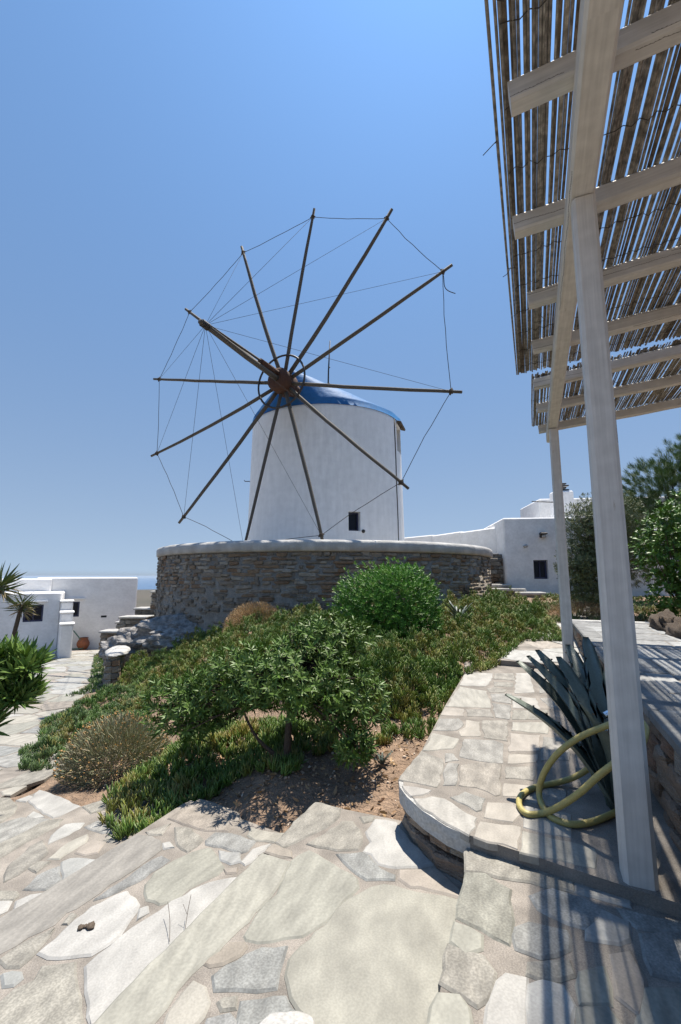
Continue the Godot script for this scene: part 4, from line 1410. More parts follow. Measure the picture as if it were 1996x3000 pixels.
		for k in 95:
			var d := rdir()
			d.y = d.y * .75 + .25
			d = d.normalized()
			xfs.append(Transform3D(aim(d, rf(0, TAU)).scaled_local(Vector3.ONE * y[2] * rf(.75, 1.1)), head + Vector3(0, rf(-.1, .05), 0)))
			cols.append(pick([lin(.07, .10, .03), lin(.09, .12, .04), lin(.12, .13, .05)]) if d.y > -.15 else pick([lin(.22, .17, .09), lin(.14, .13, .06)]))
		tag(scatter("leaves", t, blade(4, .085, .3, .12), M.leaf, xfs, cols), "", "", "", "stuff")
	# agaves
	var b := w(1.40, -1.17, 2.50)
	agave("agave", "large dark agave with cut leaf tips between near post and walkway", b, [w(0.968, -0.690, 2.800), w(1.104, -0.527, 2.950), w(1.143, -0.484, 2.880), w(1.259, -0.471, 3.020), w(1.362, -0.502, 2.950), w(1.575, -0.473, 3.250), w(1.675, -0.416, 3.200), w(1.255, -0.659, 2.500)], .118)
	b = w(2.10, -.93, 8.25)
	var lv := []
	for k in 11: lv.append(b + Vector3(cos(k * 2.4) * rf(.2, .42), rf(.25, .5), sin(k * 2.4) * rf(.2, .42)))
	agave("agave", "small blue-green agave growing among the ice plant near the round bush", b, lv, .065, false)
	b = w(.31, -1.40, 3.6)
	lv = []
	for k in 8: lv.append(b + Vector3(cos(k * 2.4) * rf(.05, .09), rf(.06, .12), sin(k * 2.4) * rf(.05, .09)))
	agave("agave", "tiny agave seedling alone on the bare soil", b, lv, .02, false)
	# olive tree and shrubs on the right
	foot = w(5.35, -.78, 9.4)
	t = thing("olive_tree", "grey-green olive tree with dark trunk right of the far post", "tree", foot)
	xfs = []
	cols = []
	var grey := [lin(.10, .13, .05), lin(.13, .155, .065), lin(.08, .105, .035), lin(.17, .19, .10)]
	tips = crown(xfs, cols, [[foot + Vector3(-.10, 1.75, 0), Vector3(.62, .75, .6), 1.2], [foot + Vector3(-.45, 1.0, .1), Vector3(.5, .55, .5), .8], [foot + Vector3(.35, 2.0, 0), Vector3(.6, .6, .6), .7], [foot + Vector3(-.35, .45, .1), Vector3(.45, .35, .4), .4], [foot + Vector3(.5, 1.2, 0), Vector3(.55, .7, .6), .7]], 5200, 9, .066, grey, .35, 1.0, .5)
	tag(scatter("crown", t, blade(3, .2, .2, .1), M.leaf_soft, xfs, cols), "", "", "", "stuff")
	st = mb(true)
	tube(st, smooth_path([foot - Vector3(0, .1, 0), foot + Vector3(.10, .35, 0), foot + Vector3(.02, .75, .05), foot + Vector3(-.05, 1.2, 0)], 5), [.12, .11, .105, .1, .095, .09, .085, .08, .075, .07, .065, .06, .055, .05, .045, .04], 9)
	limbs(st, foot + Vector3(0, .8, 0), tips, .02, 5, 60)
	obj("trunk", done(st), M.bark, t)
	foot = w(5.75, -.75, 7.5)
	t = thing("flowering_shrub", "lush green shrub with white blossoms behind the patio at the right edge", "shrub", foot)
	xfs = []
	cols = []
	var lush := [lin(.06, .14, .02), lin(.08, .175, .026), lin(.115, .21, .04), lin(.045, .10, .017)]
	tips = crown(xfs, cols, [[foot + Vector3(-.25, 1.2, .2), Vector3(.75, .8, .7), 1.2], [foot + Vector3(.6, 1.5, 0), Vector3(1.0, .9, .9), 1.4], [foot + Vector3(-.35, .45, .4), Vector3(.6, .45, .5), .6], [foot + Vector3(.7, .6, .3), Vector3(1.0, .6, .7), .9]], 2600, 8, .075, lush, .5, 1.0, .4)
	tag(scatter("foliage", t, blade(4, .42, .2, .2), M.leaf, xfs, cols), "", "", "", "stuff")
	st = mb(true)
	limbs(st, foot, tips, .022, 5, 50)
	obj("stems", done(st), M.bark, t)
	var fl := []
	cols = []
	for k in 70:
		var e: Array = tips[rng.randi() % tips.size()]
		for j in 5: 
			fl.append(Transform3D(aim((e[1] + aim(e[1], j * TAU / 5).x * 1.3).normalized(), 0).scaled_local(Vector3.ONE * .04), e[0] + e[1] * .05))
			cols.append(lin(.75, .75, .72))
	tag(scatter("blossoms", t, blade(3, .6, .1, .2), M.leaf_soft, fl, cols), "", "", "", "stuff")
	foot = w(9.2, -.7, 12.2)
	t = thing("pine_tree", "feathery green pine rising behind the flowering shrub at the right edge", "tree", foot)
	xfs = []
	cols = []
	tips = crown(xfs, cols, [[foot + Vector3(-.2, 3.0, 0), Vector3(1.3, 1.0, 1.2), 1], [foot + Vector3(.9, 3.6, 0), Vector3(1.3, 1.1, 1.2), 1], [foot + Vector3(-1.0, 2.0, 0), Vector3(1.0, .9, 1.0), .7], [foot + Vector3(.6, 1.7, 0), Vector3(1.5, 1.0, 1.2), .8]], 2200, 36, .20, [lin(.055, .11, .025), lin(.08, .14, .03), lin(.045, .085, .02)], .8, .55, .4)
	tag(scatter("crown", t, blade(2, .045, .1, .1), M.leaf_soft, xfs, cols), "", "", "", "stuff")
	st = mb(true)
	tube(st, [foot - Vector3(0, .2, 0), foot + Vector3(.1, 1.2, 0), foot + Vector3(.2, 2.8, 0)], [.16, .13, .08], 9)
	limbs(st, foot + Vector3(.1, 1.4, 0), tips, .04, 5, 40)
	obj("trunk", done(st), M.bark, t)
	foot = w(4.75, -.80, 9.2)
	t = thing("dry_grass", "clump of straw coloured dry grass between far post and olive tree", "grass", foot)
	tuft_dome(t, foot, Vector3(.62, .26, .4), 2600, .14, [lin(.42, .27, .15), lin(.36, .22, .12), lin(.48, .33, .19)], .03, "stalks")
	# litter on the bare soil
	var sts := []
	cols = []
	for k in 1500:
		var p := Vector2(rf(-2.4, .9), rf(2.9, 5.0))
		if not Geometry2D.is_point_in_polygon(p, pts2([-2.5, 4.3, -1.7, 3.9, -.4, 3.05, .35, 2.9, .4, 3.2, .95, 4.6, .2, 4.6, -1.8, 4.9, -2.6, 5.1])): continue
		sts.append(Transform3D(Basis.from_euler(Vector3(rf(0, 6), rf(0, 6), rf(0, 6))).scaled_local(Vector3(rf(.5, 1.5), rf(.3, .8), rf(.5, 1.3)) * rf(.006, .022)), w(p.x, ground(p.x, p.y) + .004, p.y)))
		cols.append(pick([lin(.45, .31, .2), lin(.38, .25, .16), lin(.55, .47, .38), lin(.25, .16, .09)]))
	tag(scatter("soil_crumbs", self, rubble_meshes[0], M.leaf_soft, sts, cols), "small clods and pebbles strewn over the bare soil of the bed", "pebbles", "", "stuff")
	sts = []
	cols = []
	for k in 520:
		var p := Vector2(rf(-1.3, .8), rf(2.95, 4.4))
		if not Geometry2D.is_point_in_polygon(p, pts2([-1.1, 3.5, -.35, 3.1, .3, 2.95, .5, 3.6, .8, 4.3, -1.2, 4.4])): continue
		sts.append(Transform3D(aim(Vector3(rf(-1, 1), rf(0, .25), rf(-1, 1)).normalized(), rf(0, 6)).scaled_local(Vector3.ONE * rf(.03, .06)), w(p.x, ground(p.x, p.y) + .008, p.y)))
		cols.append(pick([lin(.30, .19, .09), lin(.42, .28, .15), lin(.24, .14, .07)]))
	tag(scatter("fallen_leaves", self, blade(3, .4, .3, .3), M.leaf_soft, sts, cols), "dry brown fallen leaves scattered on the soil under the small tree", "leaves", "", "stuff")
func tuft_dome(t: Node, at: Vector3, r: Vector3, n: int, L: float, palette: Array, wd: float, called: String) -> void:
	var xfs := []
	var cols := []
	for k in n:
		var d := rdir()
		d.y = absf(d.y) * 1.1 - .1
		var f := pow(rng.randf(), .25)
		var p := at + d * r * (f - L * .4)
		var dir := (d + Vector3(0, .35, 0) + rdir() * .45).normalized()
		xfs.append(Transform3D(aim(dir, rf(0, TAU)).scaled_local(Vector3(wd / .10, 1, 1) * L * rf(.6, 1.2)), p))
		cols.append(pick(palette))
	tag(scatter(called, t, blade(3, .10, .2, .25), M.leaf_soft, xfs, cols), "", "", "", "stuff")

# ---------------------------------------------------------------- the scene
func clear_sky(sun_dir: Vector3) -> ImageTexture:      # cloudless: deeper overhead, milky at the horizon, brighter round the sun
	var W := 512
	var Hh := 256
	var im := Image.create(W, Hh, false, Image.FORMAT_RGBF)
	var high := Vector3(.068, .140, .284)
	var low := Vector3(.225, .295, .380)
	var under := Vector3(.16, .15, .135)
	for j in Hh:
		var el := PI * (.5 - (j + .5) / Hh)
		for i in W:
			var az := TAU * (i + .5) / W
			var d := Vector3(sin(az) * cos(el), sin(el), -cos(az) * cos(el))
			var c := low.lerp(high, 1.0 - exp(-maxf(el, 0) / .27))
			var g := acos(clampf(d.dot(sun_dir), -1, 1))
			c *= 1.0 + 2.2 * exp(-g / .35)
			if el < 0: c = low.lerp(under, clampf(-el * 6.0, 0, 1))
			im.set_pixel(i, j, Color(c.x, c.y, c.z))
	return ImageTexture.create_from_image(im)
func _ready() -> void:
	rng.seed = 4217
	var cam := Camera3D.new()
	cam.fov = 96.75
	cam.near = .05
	cam.far = 60000
	add_child(cam)
	cam.name = "camera"
	cam.position = Vector3(0, EYE, 0)
	cam.rotation_degrees = Vector3(8.03, 0, 0)
	var sun_dir := Vector3(.50, 3.3, -1.13).normalized()
	var sky_mat := PanoramaSkyMaterial.new()
	sky_mat.panorama = clear_sky(sun_dir)
	var sky := Sky.new()
	sky.sky_material = sky_mat
	var env := Environment.new()
	env.background_mode = Environment.BG_SKY
	env.sky = sky
	env.tonemap_mode = Environment.TONE_MAPPER_LINEAR
	env.tonemap_exposure = 1.86
	env.fog_enabled = true       # thin sea air: only the far hills and the sea fade
	env.fog_density = .00005
	env.fog_light_color = Color(.78, .86, .95)
	env.sdfgi_enabled = true
	env.ssao_enabled = true
	env.ssil_enabled = true
	var we := WorldEnvironment.new()
	we.environment = env
	add_child(we)
	we.name = "world_environment"
	var sun := DirectionalLight3D.new()
	sun.light_energy = 1.5
	sun.light_color = Color(1.0, .965, .91)
	sun.light_angular_distance = .53
	sun.shadow_enabled = true
	add_child(sun)
	sun.name = "sun"
	sun.basis = Basis.looking_at(-sun_dir)
	make_materials()
	make_rubble()
	ground_ctrl()
	# paving, from the camera's own level down to the left path
	tread("R", PackedVector2Array([qt(-.335, -7), qt(3.6, -7), qt(3.6, .58), qt(.57, .58), qt(.57, 2.1), Vector2(1.2, 2.05), Vector2(.64, 2.37), Vector2(.615, 2.325)]), .5, "pavement", "crazy paving of the top level in the pergola's shade", "pavement")
	tread("A", PackedVector2Array([qt(-1.335, -2.6), qt(-.30, -2.6), Vector2(.70, 2.40), Vector2(.42, 2.86), Vector2(.335, 2.904), Vector2(-.146, 3.095)]), .5, "paved_step", "broad flagged step below the walkway corner, highest of the descending steps", "step")
	tread("B", PackedVector2Array([qt(-2.325, -2.6), qt(-1.25, -2.6), Vector2(-.25, 2.93), Vector2(-.335, 2.983), Vector2(-1.037, 3.404), Vector2(-1.08, 3.35)]), .5, "paved_step", "flagged step edged by a long grey streaked slab, second from the top", "step")
	tread("C", PackedVector2Array([qt(-3.175, -2.6), qt(-2.2, -2.6), Vector2(-.9, 3.36), Vector2(-1.62, 3.83), Vector2(-1.90, 3.57)]), .5, "paved_step", "narrow flagged step partly covered by bright ice plant", "step")
	tread("D", PackedVector2Array([qt(-3.90, -2.6), qt(-3.0, -2.6), Vector2(-1.86, 3.70), Vector2(-2.519, 4.104)]), .5, "paved_step", "lowest flagged step beside the bare soil at the left edge", "step")
	tread("W", PackedVector2Array([Vector2(.60, 2.302), Vector2(1.15, 1.945), qt(.56, 2.195), qt(.56, 6.4), qt(-.87, 6.2), Vector2(1.46, 5.51), Vector2(.93, 4.24), Vector2(.55, 3.27), Vector2(.43, 3.0), Vector2(.367, 2.85), Vector2(.358, 2.77), Vector2(.382, 2.668), Vector2(.44, 2.53), Vector2(.53, 2.395)]), .075, "walkway", "flagged walkway running from the near post towards the right house", "walkway")
	tread("U", PackedVector2Array([qt(-.45, 6.15), qt(.56, 6.15), qt(.56, 8.3), qt(1.3, 10), qt(1.6, 14.2), qt(.7, 14.2), qt(.5, 11), qt(.1, 9), qt(-.19, 7.65)]), .3, "upper_walkway", "upper flagged walkway one step above, leading to the right house", "walkway")
	tread("L", PackedVector2Array([Vector2(-2.60, 3.93), Vector2(-2.98, 4.30), Vector2(-2.90, 5.3), Vector2(-3.3, 6.0), Vector2(-4.1, 7.4), Vector2(-4.75, 8.6), Vector2(-4.95, 9.7), Vector2(-5.4, 11), Vector2(-6.2, 13), Vector2(-7.2, 15.5), Vector2(-8.8, 19), Vector2(-9.2, 21.5), Vector2(-14, 21), Vector2(-19, 18), Vector2(-19, 6), qt(-7, -2), qt(-3.87, -2)]), .4, "path", "wide flagged path sloping down past the left house", "path")
	build_ground()
	slab_at("A", 2, [0.202, 2.330, 0.287, 2.301, 0.522, 2.227, 0.459, 2.063, 0.417, 1.975, 0.368, 1.844, 0.315, 1.713, 0.267, 1.580, -0.011, 1.580, -0.135, 1.713, -0.165, 1.756, -0.193, 1.844, -0.188, 1.911, -0.148, 1.975, -0.098, 2.045, -0.043, 2.110, 0.008, 2.201, 0.086, 2.266, 0.144, 2.312])
	slab_at("A", 2, [-0.163, 2.593, -0.125, 2.563, -0.035, 2.478, 0.074, 2.373, 0.080, 2.312, 0.015, 2.233, -0.037, 2.139, -0.099, 2.072, -0.152, 2.027, -0.273, 2.001, -0.370, 2.009, -0.381, 2.027, -0.353, 2.139, -0.282, 2.266, -0.261, 2.424, -0.245, 2.505])
	slab_at("A", 2, [-0.404, 2.567, -0.253, 2.498, -0.280, 2.373, -0.341, 2.201, -0.417, 2.063, -0.460, 1.984, -0.506, 1.911, -0.571, 1.785, -0.606, 1.666, -0.628, 1.580, -0.816, 1.580, -0.784, 1.666, -0.726, 1.823, -0.642, 2.022, -0.533, 2.270])
	slab_at("A", 1, [-0.159, 3.103, -0.087, 3.074, -0.000, 3.031, -0.010, 2.939, -0.041, 2.881, -0.137, 2.772, -0.244, 2.671, -0.303, 2.623, -0.347, 2.674, -0.302, 2.772, -0.238, 2.935])
	slab_at("A", 1, [-0.177, 2.655, -0.078, 2.754, 0.010, 2.881, 0.071, 2.881, 0.108, 2.789, 0.115, 2.720, 0.091, 2.608, -0.018, 2.600])
	slab_at("A", 0, [0.205, 2.900, 0.323, 2.866, 0.374, 2.671, 0.459, 2.484, 0.394, 2.461, 0.274, 2.457, 0.190, 2.484, 0.161, 2.563, 0.122, 2.585, 0.168, 2.671, 0.146, 2.772])
	slab_at("A", 3, [-0.018, 2.563, 0.117, 2.578, 0.157, 2.505, 0.188, 2.450, 0.258, 2.398, 0.254, 2.367, 0.123, 2.367, 0.059, 2.437])
	slab_at("A", 5, [0.288, 2.435, 0.468, 2.444, 0.550, 2.272, 0.530, 2.249, 0.413, 2.295, 0.321, 2.318, 0.280, 2.373])
	slab_at("A", 1, [0.119, 2.929, 0.197, 2.933, 0.194, 2.900, 0.136, 2.866])
	slab_at("A", 3, [-0.455, 1.844, -0.416, 1.888, -0.355, 1.935, -0.301, 1.967, -0.209, 1.975, -0.220, 1.904, -0.226, 1.859, -0.224, 1.796, -0.288, 1.786, -0.434, 1.789])
	slab_at("A", 4, [-0.489, 1.919, -0.428, 1.991, -0.377, 1.991, -0.363, 1.975, -0.381, 1.935, -0.437, 1.896, -0.480, 1.888, -0.498, 1.896])
	slab_at("A", 1, [-0.410, 1.744, -0.395, 1.756, -0.355, 1.763, -0.349, 1.722, -0.391, 1.716])
	slab_at("A", 3, [-0.333, 1.744, -0.264, 1.750, -0.190, 1.763, -0.167, 1.719, -0.088, 1.655, -0.073, 1.580, -0.309, 1.580, -0.329, 1.683])
	slab_at("A", 3, [-0.427, 1.683, -0.364, 1.701, -0.335, 1.672, -0.317, 1.580, -0.439, 1.580])
	slab_at("A", 1, [-0.519, 1.821, -0.474, 1.797, -0.442, 1.740, -0.448, 1.692, -0.473, 1.619, -0.572, 1.619, -0.561, 1.702, -0.540, 1.773])
	slab_at("A", 4, [-0.354, 2.655, -0.263, 2.593, -0.248, 2.534, -0.302, 2.545, -0.389, 2.585])
	slab_at("B", 5, [-0.982, 3.416, -0.809, 3.321, -0.665, 3.222, -0.645, 3.096, -0.681, 3.011, -0.813, 3.019, -0.989, 3.096, -1.103, 3.160])
	slab_at("B", 1, [-0.559, 3.054, -0.421, 2.996, -0.331, 2.987, -0.386, 2.897, -0.501, 2.914, -0.553, 2.968])
	slab_at("B", 3, [-0.787, 2.914, -0.758, 2.996, -0.661, 2.987, -0.499, 2.905, -0.531, 2.812, -0.557, 2.796, -0.680, 2.854, -0.777, 2.879])
	slab_at("B", 0, [-0.538, 2.709, -0.495, 2.828, -0.404, 2.879, -0.466, 2.779, -0.467, 2.732, -0.515, 2.687])
	slab_at("B", 1, [-1.021, 3.053, -0.924, 3.044, -0.812, 2.922, -0.862, 2.803, -0.937, 2.868])
	slab_at("B", 0, [-1.031, 2.884, -1.001, 2.899, -0.955, 2.846, -1.002, 2.832])
	slab_at("B", 3, [-0.688, 2.812, -0.566, 2.792, -0.542, 2.717, -0.592, 2.694, -0.658, 2.732])
	slab_at("B", 2, [-0.834, 2.796, -0.744, 2.839, -0.674, 2.740, -0.620, 2.661, -0.640, 2.611, -0.721, 2.540, -0.782, 2.452, -0.854, 2.390, -0.925, 2.420, -0.978, 2.529, -0.970, 2.624, -0.903, 2.727])
	slab_at("B", 5, [-0.617, 2.649, -0.548, 2.661, -0.547, 2.624, -0.593, 2.617])
	slab_at("B", 0, [-0.499, 2.587, -0.462, 2.558, -0.504, 2.495, -0.592, 2.303, -0.675, 2.109, -0.764, 1.917, -0.860, 1.802, -0.908, 1.881, -0.974, 1.981, -1.011, 2.043, -0.993, 2.094, -0.942, 2.197, -0.878, 2.293, -0.804, 2.410, -0.752, 2.452, -0.698, 2.517, -0.625, 2.558])
	slab_at("B", 0, [-1.054, 2.479, -0.995, 2.431, -0.953, 2.384, -0.954, 2.293, -0.956, 2.197, -0.983, 2.148, -1.022, 2.101, -1.097, 2.090, -1.187, 2.086, -1.243, 2.109, -1.215, 2.180, -1.195, 2.293, -1.167, 2.370, -1.112, 2.431])
	slab_at("B", 0, [-0.916, 2.293, -0.935, 2.360, -0.909, 2.375, -0.891, 2.340])
	slab_at("B", 1, [-1.067, 2.061, -0.996, 1.948, -0.933, 1.858, -0.867, 1.755, -1.181, 1.755, -1.240, 1.846, -1.238, 1.887, -1.222, 1.942, -1.173, 1.981, -1.184, 2.043])
	slab_at("B", 1, [-1.378, 2.075, -1.356, 2.132, -1.304, 2.197, -1.261, 2.240, -1.258, 2.197, -1.262, 2.124, -1.275, 2.043, -1.323, 2.043])
	slab_at("B", 3, [-1.316, 2.008, -1.293, 2.018, -1.255, 2.015, -1.230, 1.988, -1.241, 1.961, -1.271, 1.955])
	slab_at("B", 1, [-1.237, 2.266, -1.237, 2.331, -1.214, 2.321, -1.220, 2.266])
	slab_at("B", 3, [-1.181, 2.422, -1.145, 2.495, -1.089, 2.587, -1.053, 2.687, -0.992, 2.761, -0.937, 2.727, -1.002, 2.624, -1.034, 2.552, -1.094, 2.484])
	slab_at("B", 6, [-1.132, 2.958, -1.060, 2.914, -1.025, 2.824, -1.088, 2.674, -1.167, 2.540, -1.218, 2.410, -1.271, 2.340, -1.281, 2.266, -1.350, 2.197, -1.405, 2.113, -1.442, 2.079, -1.568, 2.241, -1.543, 2.298, -1.499, 2.384, -1.422, 2.554, -1.350, 2.707, -1.286, 2.846, -1.221, 2.974])
	slab_at("B", 1, [-1.178, 3.002, -1.065, 3.096, -1.076, 2.978, -1.153, 2.986])
	slab_at("C", 1, [-1.868, 3.567, -1.619, 3.784, -1.542, 3.822, -1.582, 3.652, -1.684, 3.541, -1.759, 3.477])
	slab_at("C", 0, [-1.704, 3.300, -1.663, 3.376, -1.514, 3.328, -1.493, 3.245, -1.544, 3.227])
	slab_at("C", 1, [-2.131, 3.108, -2.070, 3.227, -2.017, 3.376, -1.914, 3.396, -1.898, 3.319, -1.948, 3.192, -2.001, 3.060, -2.027, 2.968, -2.048, 2.925, -2.151, 3.060])
	slab_at("C", 0, [-1.826, 3.108, -1.861, 3.210, -1.853, 3.328, -1.740, 3.347, -1.734, 3.281, -1.762, 3.210])
	slab_at("C", 1, [-1.728, 2.954, -1.720, 3.060, -1.683, 3.158, -1.639, 3.210, -1.606, 3.125, -1.636, 3.044, -1.664, 2.954])
	slab_at("C", 1, [-1.841, 2.751, -1.911, 2.882, -1.909, 2.968, -1.918, 3.076, -1.885, 3.141, -1.775, 3.013, -1.781, 2.925, -1.810, 2.815])
	slab_at("C", 5, [-1.600, 3.013, -1.577, 3.141, -1.481, 3.125, -1.471, 3.013, -1.532, 2.991])
	slab_at("C", 1, [-1.500, 3.141, -1.465, 3.227, -1.380, 3.281, -1.369, 3.192, -1.434, 3.125])
	slab_at("C", 3, [-1.629, 2.925, -1.601, 2.954, -1.511, 2.954, -1.431, 2.939, -1.483, 2.841, -1.516, 2.738])
	slab_at("C", 3, [-1.690, 2.689, -1.691, 2.802, -1.621, 2.882, -1.539, 2.763, -1.576, 2.689])
	slab_at("C", 0, [-1.632, 2.533, -1.666, 2.598, -1.626, 2.643, -1.557, 2.660, -1.596, 2.576])
	slab_at("C", 1, [-1.823, 2.672, -1.726, 2.672, -1.690, 2.643, -1.690, 2.609, -1.776, 2.609])
	slab_at("C", 0, [-1.779, 2.592, -1.697, 2.598, -1.674, 2.533, -1.696, 2.482])
	slab_at("C", 1, [-1.787, 2.869, -1.763, 2.925, -1.700, 2.925, -1.717, 2.828])
	slab_at("D", 0, [-2.495, 3.929, -2.521, 4.099, -2.352, 4.013, -2.004, 3.815, -2.037, 3.751, -2.133, 3.663, -2.354, 3.808])
	slab_at("D", 1, [-2.681, 3.967, -2.516, 3.820, -2.474, 3.728, -2.482, 3.599, -2.522, 3.579, -2.816, 3.967])
	slab_at("D", 0, [-2.464, 3.575, -2.371, 3.663, -2.154, 3.641, -2.152, 3.519, -2.298, 3.351, -2.333, 3.315, -2.487, 3.519])
	slab_at("D", 0, [-2.335, 3.684, -2.339, 3.751, -2.208, 3.673, -2.296, 3.652])
	slab_at("D", 0, [-2.592, 3.929, -2.547, 4.005, -2.513, 3.992, -2.502, 3.904])
	slab_at("L", 1, [-3.210, 4.571, -3.177, 4.919, -3.111, 5.298, -3.022, 5.184, -2.883, 4.869, -2.878, 4.727, -2.956, 4.592, -3.148, 4.486])
	slab_at("L", 1, [-2.863, 4.894, -2.968, 5.156, -2.986, 5.328, -2.814, 5.129, -2.788, 4.944, -2.803, 4.797])
	slab_at("L", 1, [-3.063, 4.425, -3.026, 4.518, -2.934, 4.560, -2.928, 4.347, -2.997, 4.356])
	slab_at("R", 1, [0.606, 2.335, 0.987, 2.130, 0.931, 2.019, 0.788, 2.083, 0.541, 2.151])
	slab_at("R", 2, [0.538, 2.130, 0.612, 2.124, 0.641, 2.068, 0.680, 2.029, 0.641, 1.921, 0.576, 1.759, 0.512, 1.825, 0.439, 1.879, 0.486, 2.001])
	slab_at("R", 2, [0.419, 1.848, 0.492, 1.795, 0.474, 1.739, 0.419, 1.718, 0.387, 1.766])
	slab_at("R", 1, [0.372, 1.749, 0.419, 1.718, 0.470, 1.705, 0.487, 1.643, 0.458, 1.585, 0.402, 1.532, 0.372, 1.563, 0.316, 1.608])
	slab_at("R", 2, [0.301, 1.563, 0.356, 1.558, 0.363, 1.477, 0.331, 1.394, 0.224, 1.394, 0.256, 1.473])
	slab_at("R", 0, [0.529, 1.631, 0.581, 1.619, 0.519, 1.477, 0.477, 1.415, 0.407, 1.415, 0.435, 1.517, 0.467, 1.569])
	slab_at("R", 3, [0.857, 2.029, 0.952, 1.973, 0.992, 1.921, 0.958, 1.871, 0.883, 1.832, 0.830, 1.855, 0.758, 1.921, 0.756, 1.991])
	slab_at("R", 3, [0.993, 1.912, 1.024, 1.871, 1.050, 1.855, 1.003, 1.780, 0.958, 1.763, 0.861, 1.780, 0.887, 1.817])
	slab_at("R", 3, [0.691, 1.848, 0.802, 1.810, 0.772, 1.739, 0.664, 1.705, 0.601, 1.739, 0.635, 1.825])
	slab_at("R", 1, [0.619, 1.673, 0.749, 1.680, 0.738, 1.637, 0.637, 1.619, 0.598, 1.637])
	slab_at("R", 0, [0.584, 1.591, 0.632, 1.608, 0.684, 1.591, 0.682, 1.527, 0.639, 1.459, 0.503, 1.415])
	slab_at("R", 2, [0.769, 1.637, 0.844, 1.661, 0.793, 1.537, 0.716, 1.537])
	slab_at("R", 5, [0.907, 1.705, 0.970, 1.718, 0.944, 1.613, 0.860, 1.507, 0.835, 1.558])
	slab_at("R", 3, [1.063, 1.795, 1.218, 1.795, 1.081, 1.613, 0.996, 1.637])
	slab_at("R", 2, [0.696, 1.517, 0.781, 1.517, 0.784, 1.459, 0.748, 1.415, 0.643, 1.415])
	slab_at("R", 3, [1.054, 1.921, 1.257, 1.848, 1.229, 1.810, 1.070, 1.832])
	slab_at("R", 2, [0.932, 1.580, 1.056, 1.580, 0.932, 1.415, 0.792, 1.415, 0.868, 1.497])
	slab_at("R", 3, [0.995, 2.119, 1.156, 2.015, 1.108, 1.938, 0.942, 2.015])
	slab_at("W", 0, [0.349, 2.773, 0.421, 2.759, 0.508, 2.719, 0.452, 2.666, 0.378, 2.653, 0.355, 2.719])
	slab_at("W", 0, [0.393, 2.628, 0.495, 2.653, 0.560, 2.628, 0.612, 2.533, 0.678, 2.444, 0.648, 2.362, 0.595, 2.295, 0.512, 2.392, 0.425, 2.521])
	slab_at("W", 1, [0.339, 2.845, 0.409, 3.001, 0.494, 3.158, 0.542, 3.253, 0.657, 3.122, 0.638, 3.001, 0.559, 2.773, 0.540, 2.746, 0.409, 2.809])
	slab_at("W", 3, [0.694, 3.214, 0.750, 3.214, 0.761, 3.104, 0.661, 3.069])
	slab_at("W", 3, [0.616, 2.937, 0.676, 3.069, 0.747, 3.052, 0.654, 2.773, 0.580, 2.773])
	slab_at("W", 5, [0.750, 3.034, 0.857, 3.069, 1.010, 3.052, 0.959, 2.905, 0.872, 2.666, 0.838, 2.653, 0.762, 2.746, 0.668, 2.773])
	slab_at("W", 3, [0.589, 2.641, 0.684, 2.705, 0.778, 2.628, 0.722, 2.510, 0.688, 2.499])
	slab_at("W", 5, [0.773, 2.591, 0.907, 2.579, 0.911, 2.476, 0.840, 2.402, 0.708, 2.444])
	slab_at("W", 5, [0.680, 2.413, 0.827, 2.382, 0.865, 2.362, 0.781, 2.189, 0.614, 2.286])
	slab_at("W", 2, [0.550, 3.253, 0.679, 3.578, 0.825, 3.485, 0.854, 3.462, 0.766, 3.283])
	slab_at("W", 3, [0.800, 3.892, 0.965, 3.892, 0.967, 3.754, 0.878, 3.627, 0.698, 3.627])
	slab_at("W", 5, [1.011, 3.864, 1.110, 3.808, 1.022, 3.508, 0.874, 3.508, 0.884, 3.614, 0.958, 3.702])
	slab_at("W", 1, [1.137, 3.850, 1.339, 3.850, 1.186, 3.418, 1.033, 3.485])
	slab_at("W", 3, [0.794, 3.233, 0.888, 3.462, 1.096, 3.440, 1.141, 3.375, 1.028, 3.060, 0.893, 3.086, 0.775, 3.158])
	slab_at("W", 5, [0.829, 3.980, 0.912, 4.168, 1.070, 4.136, 1.020, 3.950])
	slab_at("W", 1, [1.076, 4.119, 1.298, 4.136, 1.257, 3.921, 1.040, 3.950])
	slab_at("W", 2, [1.216, 4.857, 1.445, 4.691, 1.319, 4.168, 0.920, 4.202])
	slab_at("W", 0, [1.453, 5.502, 1.745, 5.415, 1.629, 5.105, 1.488, 4.866, 1.231, 4.903])
	slab_at("W", 1, [1.759, 5.415, 1.992, 5.415, 1.874, 5.105, 1.672, 5.156])
	slab_at("W", 1, [1.625, 5.055, 1.824, 5.007, 1.762, 4.843, 1.574, 4.866])
	slab_at("W", 1, [1.466, 4.777, 1.570, 4.852, 1.661, 4.733, 1.588, 4.628, 1.455, 4.649])
	slab_at("W", 3, [1.450, 4.600, 1.658, 4.600, 1.535, 4.270, 1.388, 4.377])
	slab_at("W", 3, [1.364, 4.305, 1.511, 4.235, 1.363, 3.864, 1.267, 3.921])
	slab_at("W", 0, [2.010, 5.427, 2.186, 5.455, 1.899, 4.649, 1.685, 4.608])
	slab_at("W", 0, [1.643, 4.528, 1.826, 4.451, 1.733, 4.136, 1.497, 4.168])
	slab_at("W", 2, [1.472, 4.103, 1.781, 4.103, 1.681, 3.864, 1.382, 3.864])
	slab_at("W", 2, [1.362, 3.808, 1.656, 3.808, 1.531, 3.554, 1.285, 3.627])
	slab_at("W", 5, [1.258, 3.578, 1.468, 3.531, 1.339, 3.253, 1.122, 3.233])
	slab_at("W", 5, [1.108, 3.195, 1.306, 3.195, 1.236, 3.069, 1.048, 3.052])
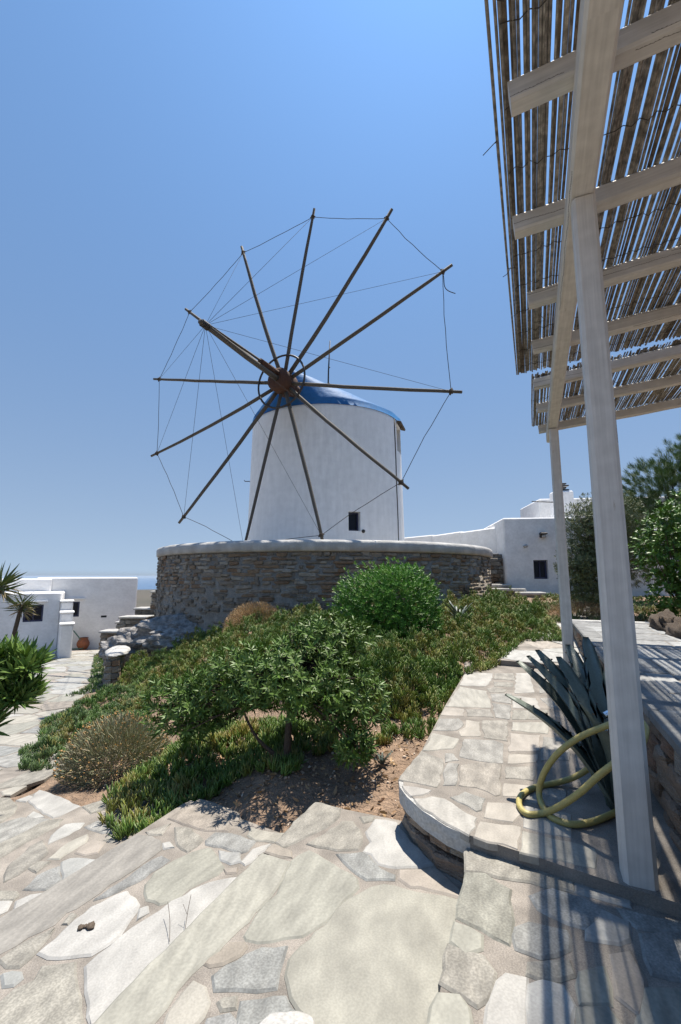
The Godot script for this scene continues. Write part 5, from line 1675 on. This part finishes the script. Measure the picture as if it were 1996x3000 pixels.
	slab_at("W", 1, [1.028, 3.018, 1.214, 3.018, 1.120, 2.830, 0.964, 2.860])
	slab_at("W", 5, [0.936, 2.801, 1.076, 2.773, 1.015, 2.628, 0.877, 2.653])
	slab_at("W", 3, [1.476, 3.508, 1.645, 3.462, 1.465, 3.104, 1.281, 3.104])
	slab_at("W", 3, [1.090, 2.759, 1.259, 2.732, 1.150, 2.510, 0.969, 2.591])
	slab_at("W", 3, [0.961, 2.556, 1.163, 2.476, 1.062, 2.276, 0.871, 2.362])
	slab_at("W", 2, [0.856, 2.333, 1.048, 2.249, 1.128, 2.197, 1.053, 2.063, 0.780, 2.172])
	slab_at("W", 3, [2.268, 5.484, 2.573, 5.484, 2.224, 4.691, 1.928, 4.608])
	slab_at("W", 3, [1.860, 4.451, 2.139, 4.451, 2.019, 4.168, 1.841, 4.168])
	crazy_paving("L", PackedVector2Array([Vector2(-3.2, 5.3), Vector2(-3.3, 6.0), Vector2(-4.1, 7.4), Vector2(-4.75, 8.6), Vector2(-4.95, 9.7), Vector2(-5.4, 11), Vector2(-6.2, 13), Vector2(-7.2, 15.5), Vector2(-8.8, 19), Vector2(-9.2, 20.5), Vector2(-13.2, 18.6), Vector2(-9.6, 11), Vector2(-4.7, 4.6), Vector2(-3.5, 4.25)]), Vector2(.62, .58), .05)
	crazy_paving("U", areas.U, Vector2(.55, .5), .03)
	# the flags go on under and beside the viewpoint
	crazy_paving("L", PackedVector2Array([Vector2(-3.45, 4.1), Vector2(-4.75, 4.5), Vector2(-8, 3.5), qt(-6.5, -1), qt(-3.98, -1), qt(-3.98, 2.6)]), Vector2(.62, .58), .05)
	for k in [["D", -3.85, -3.22, 1.9], ["C", -3.1, -2.38, 1.3], ["B", -2.26, -1.38, .6], ["A", -1.28, -.36, .85], ["R", -.3, .5, 1.0]]:
		crazy_paving(k[0], PackedVector2Array([qt(k[1], -2), qt(k[2], -2), qt(k[2], k[3]), qt(k[1], k[3])]), Vector2(.45, .6), .04)
	walkway_wall()
	patio()
	windmill_terrace()
	await windmill()
	await left_house()
	await right_house()
	left_steps()
	pergola()
	small_things()
	plants()
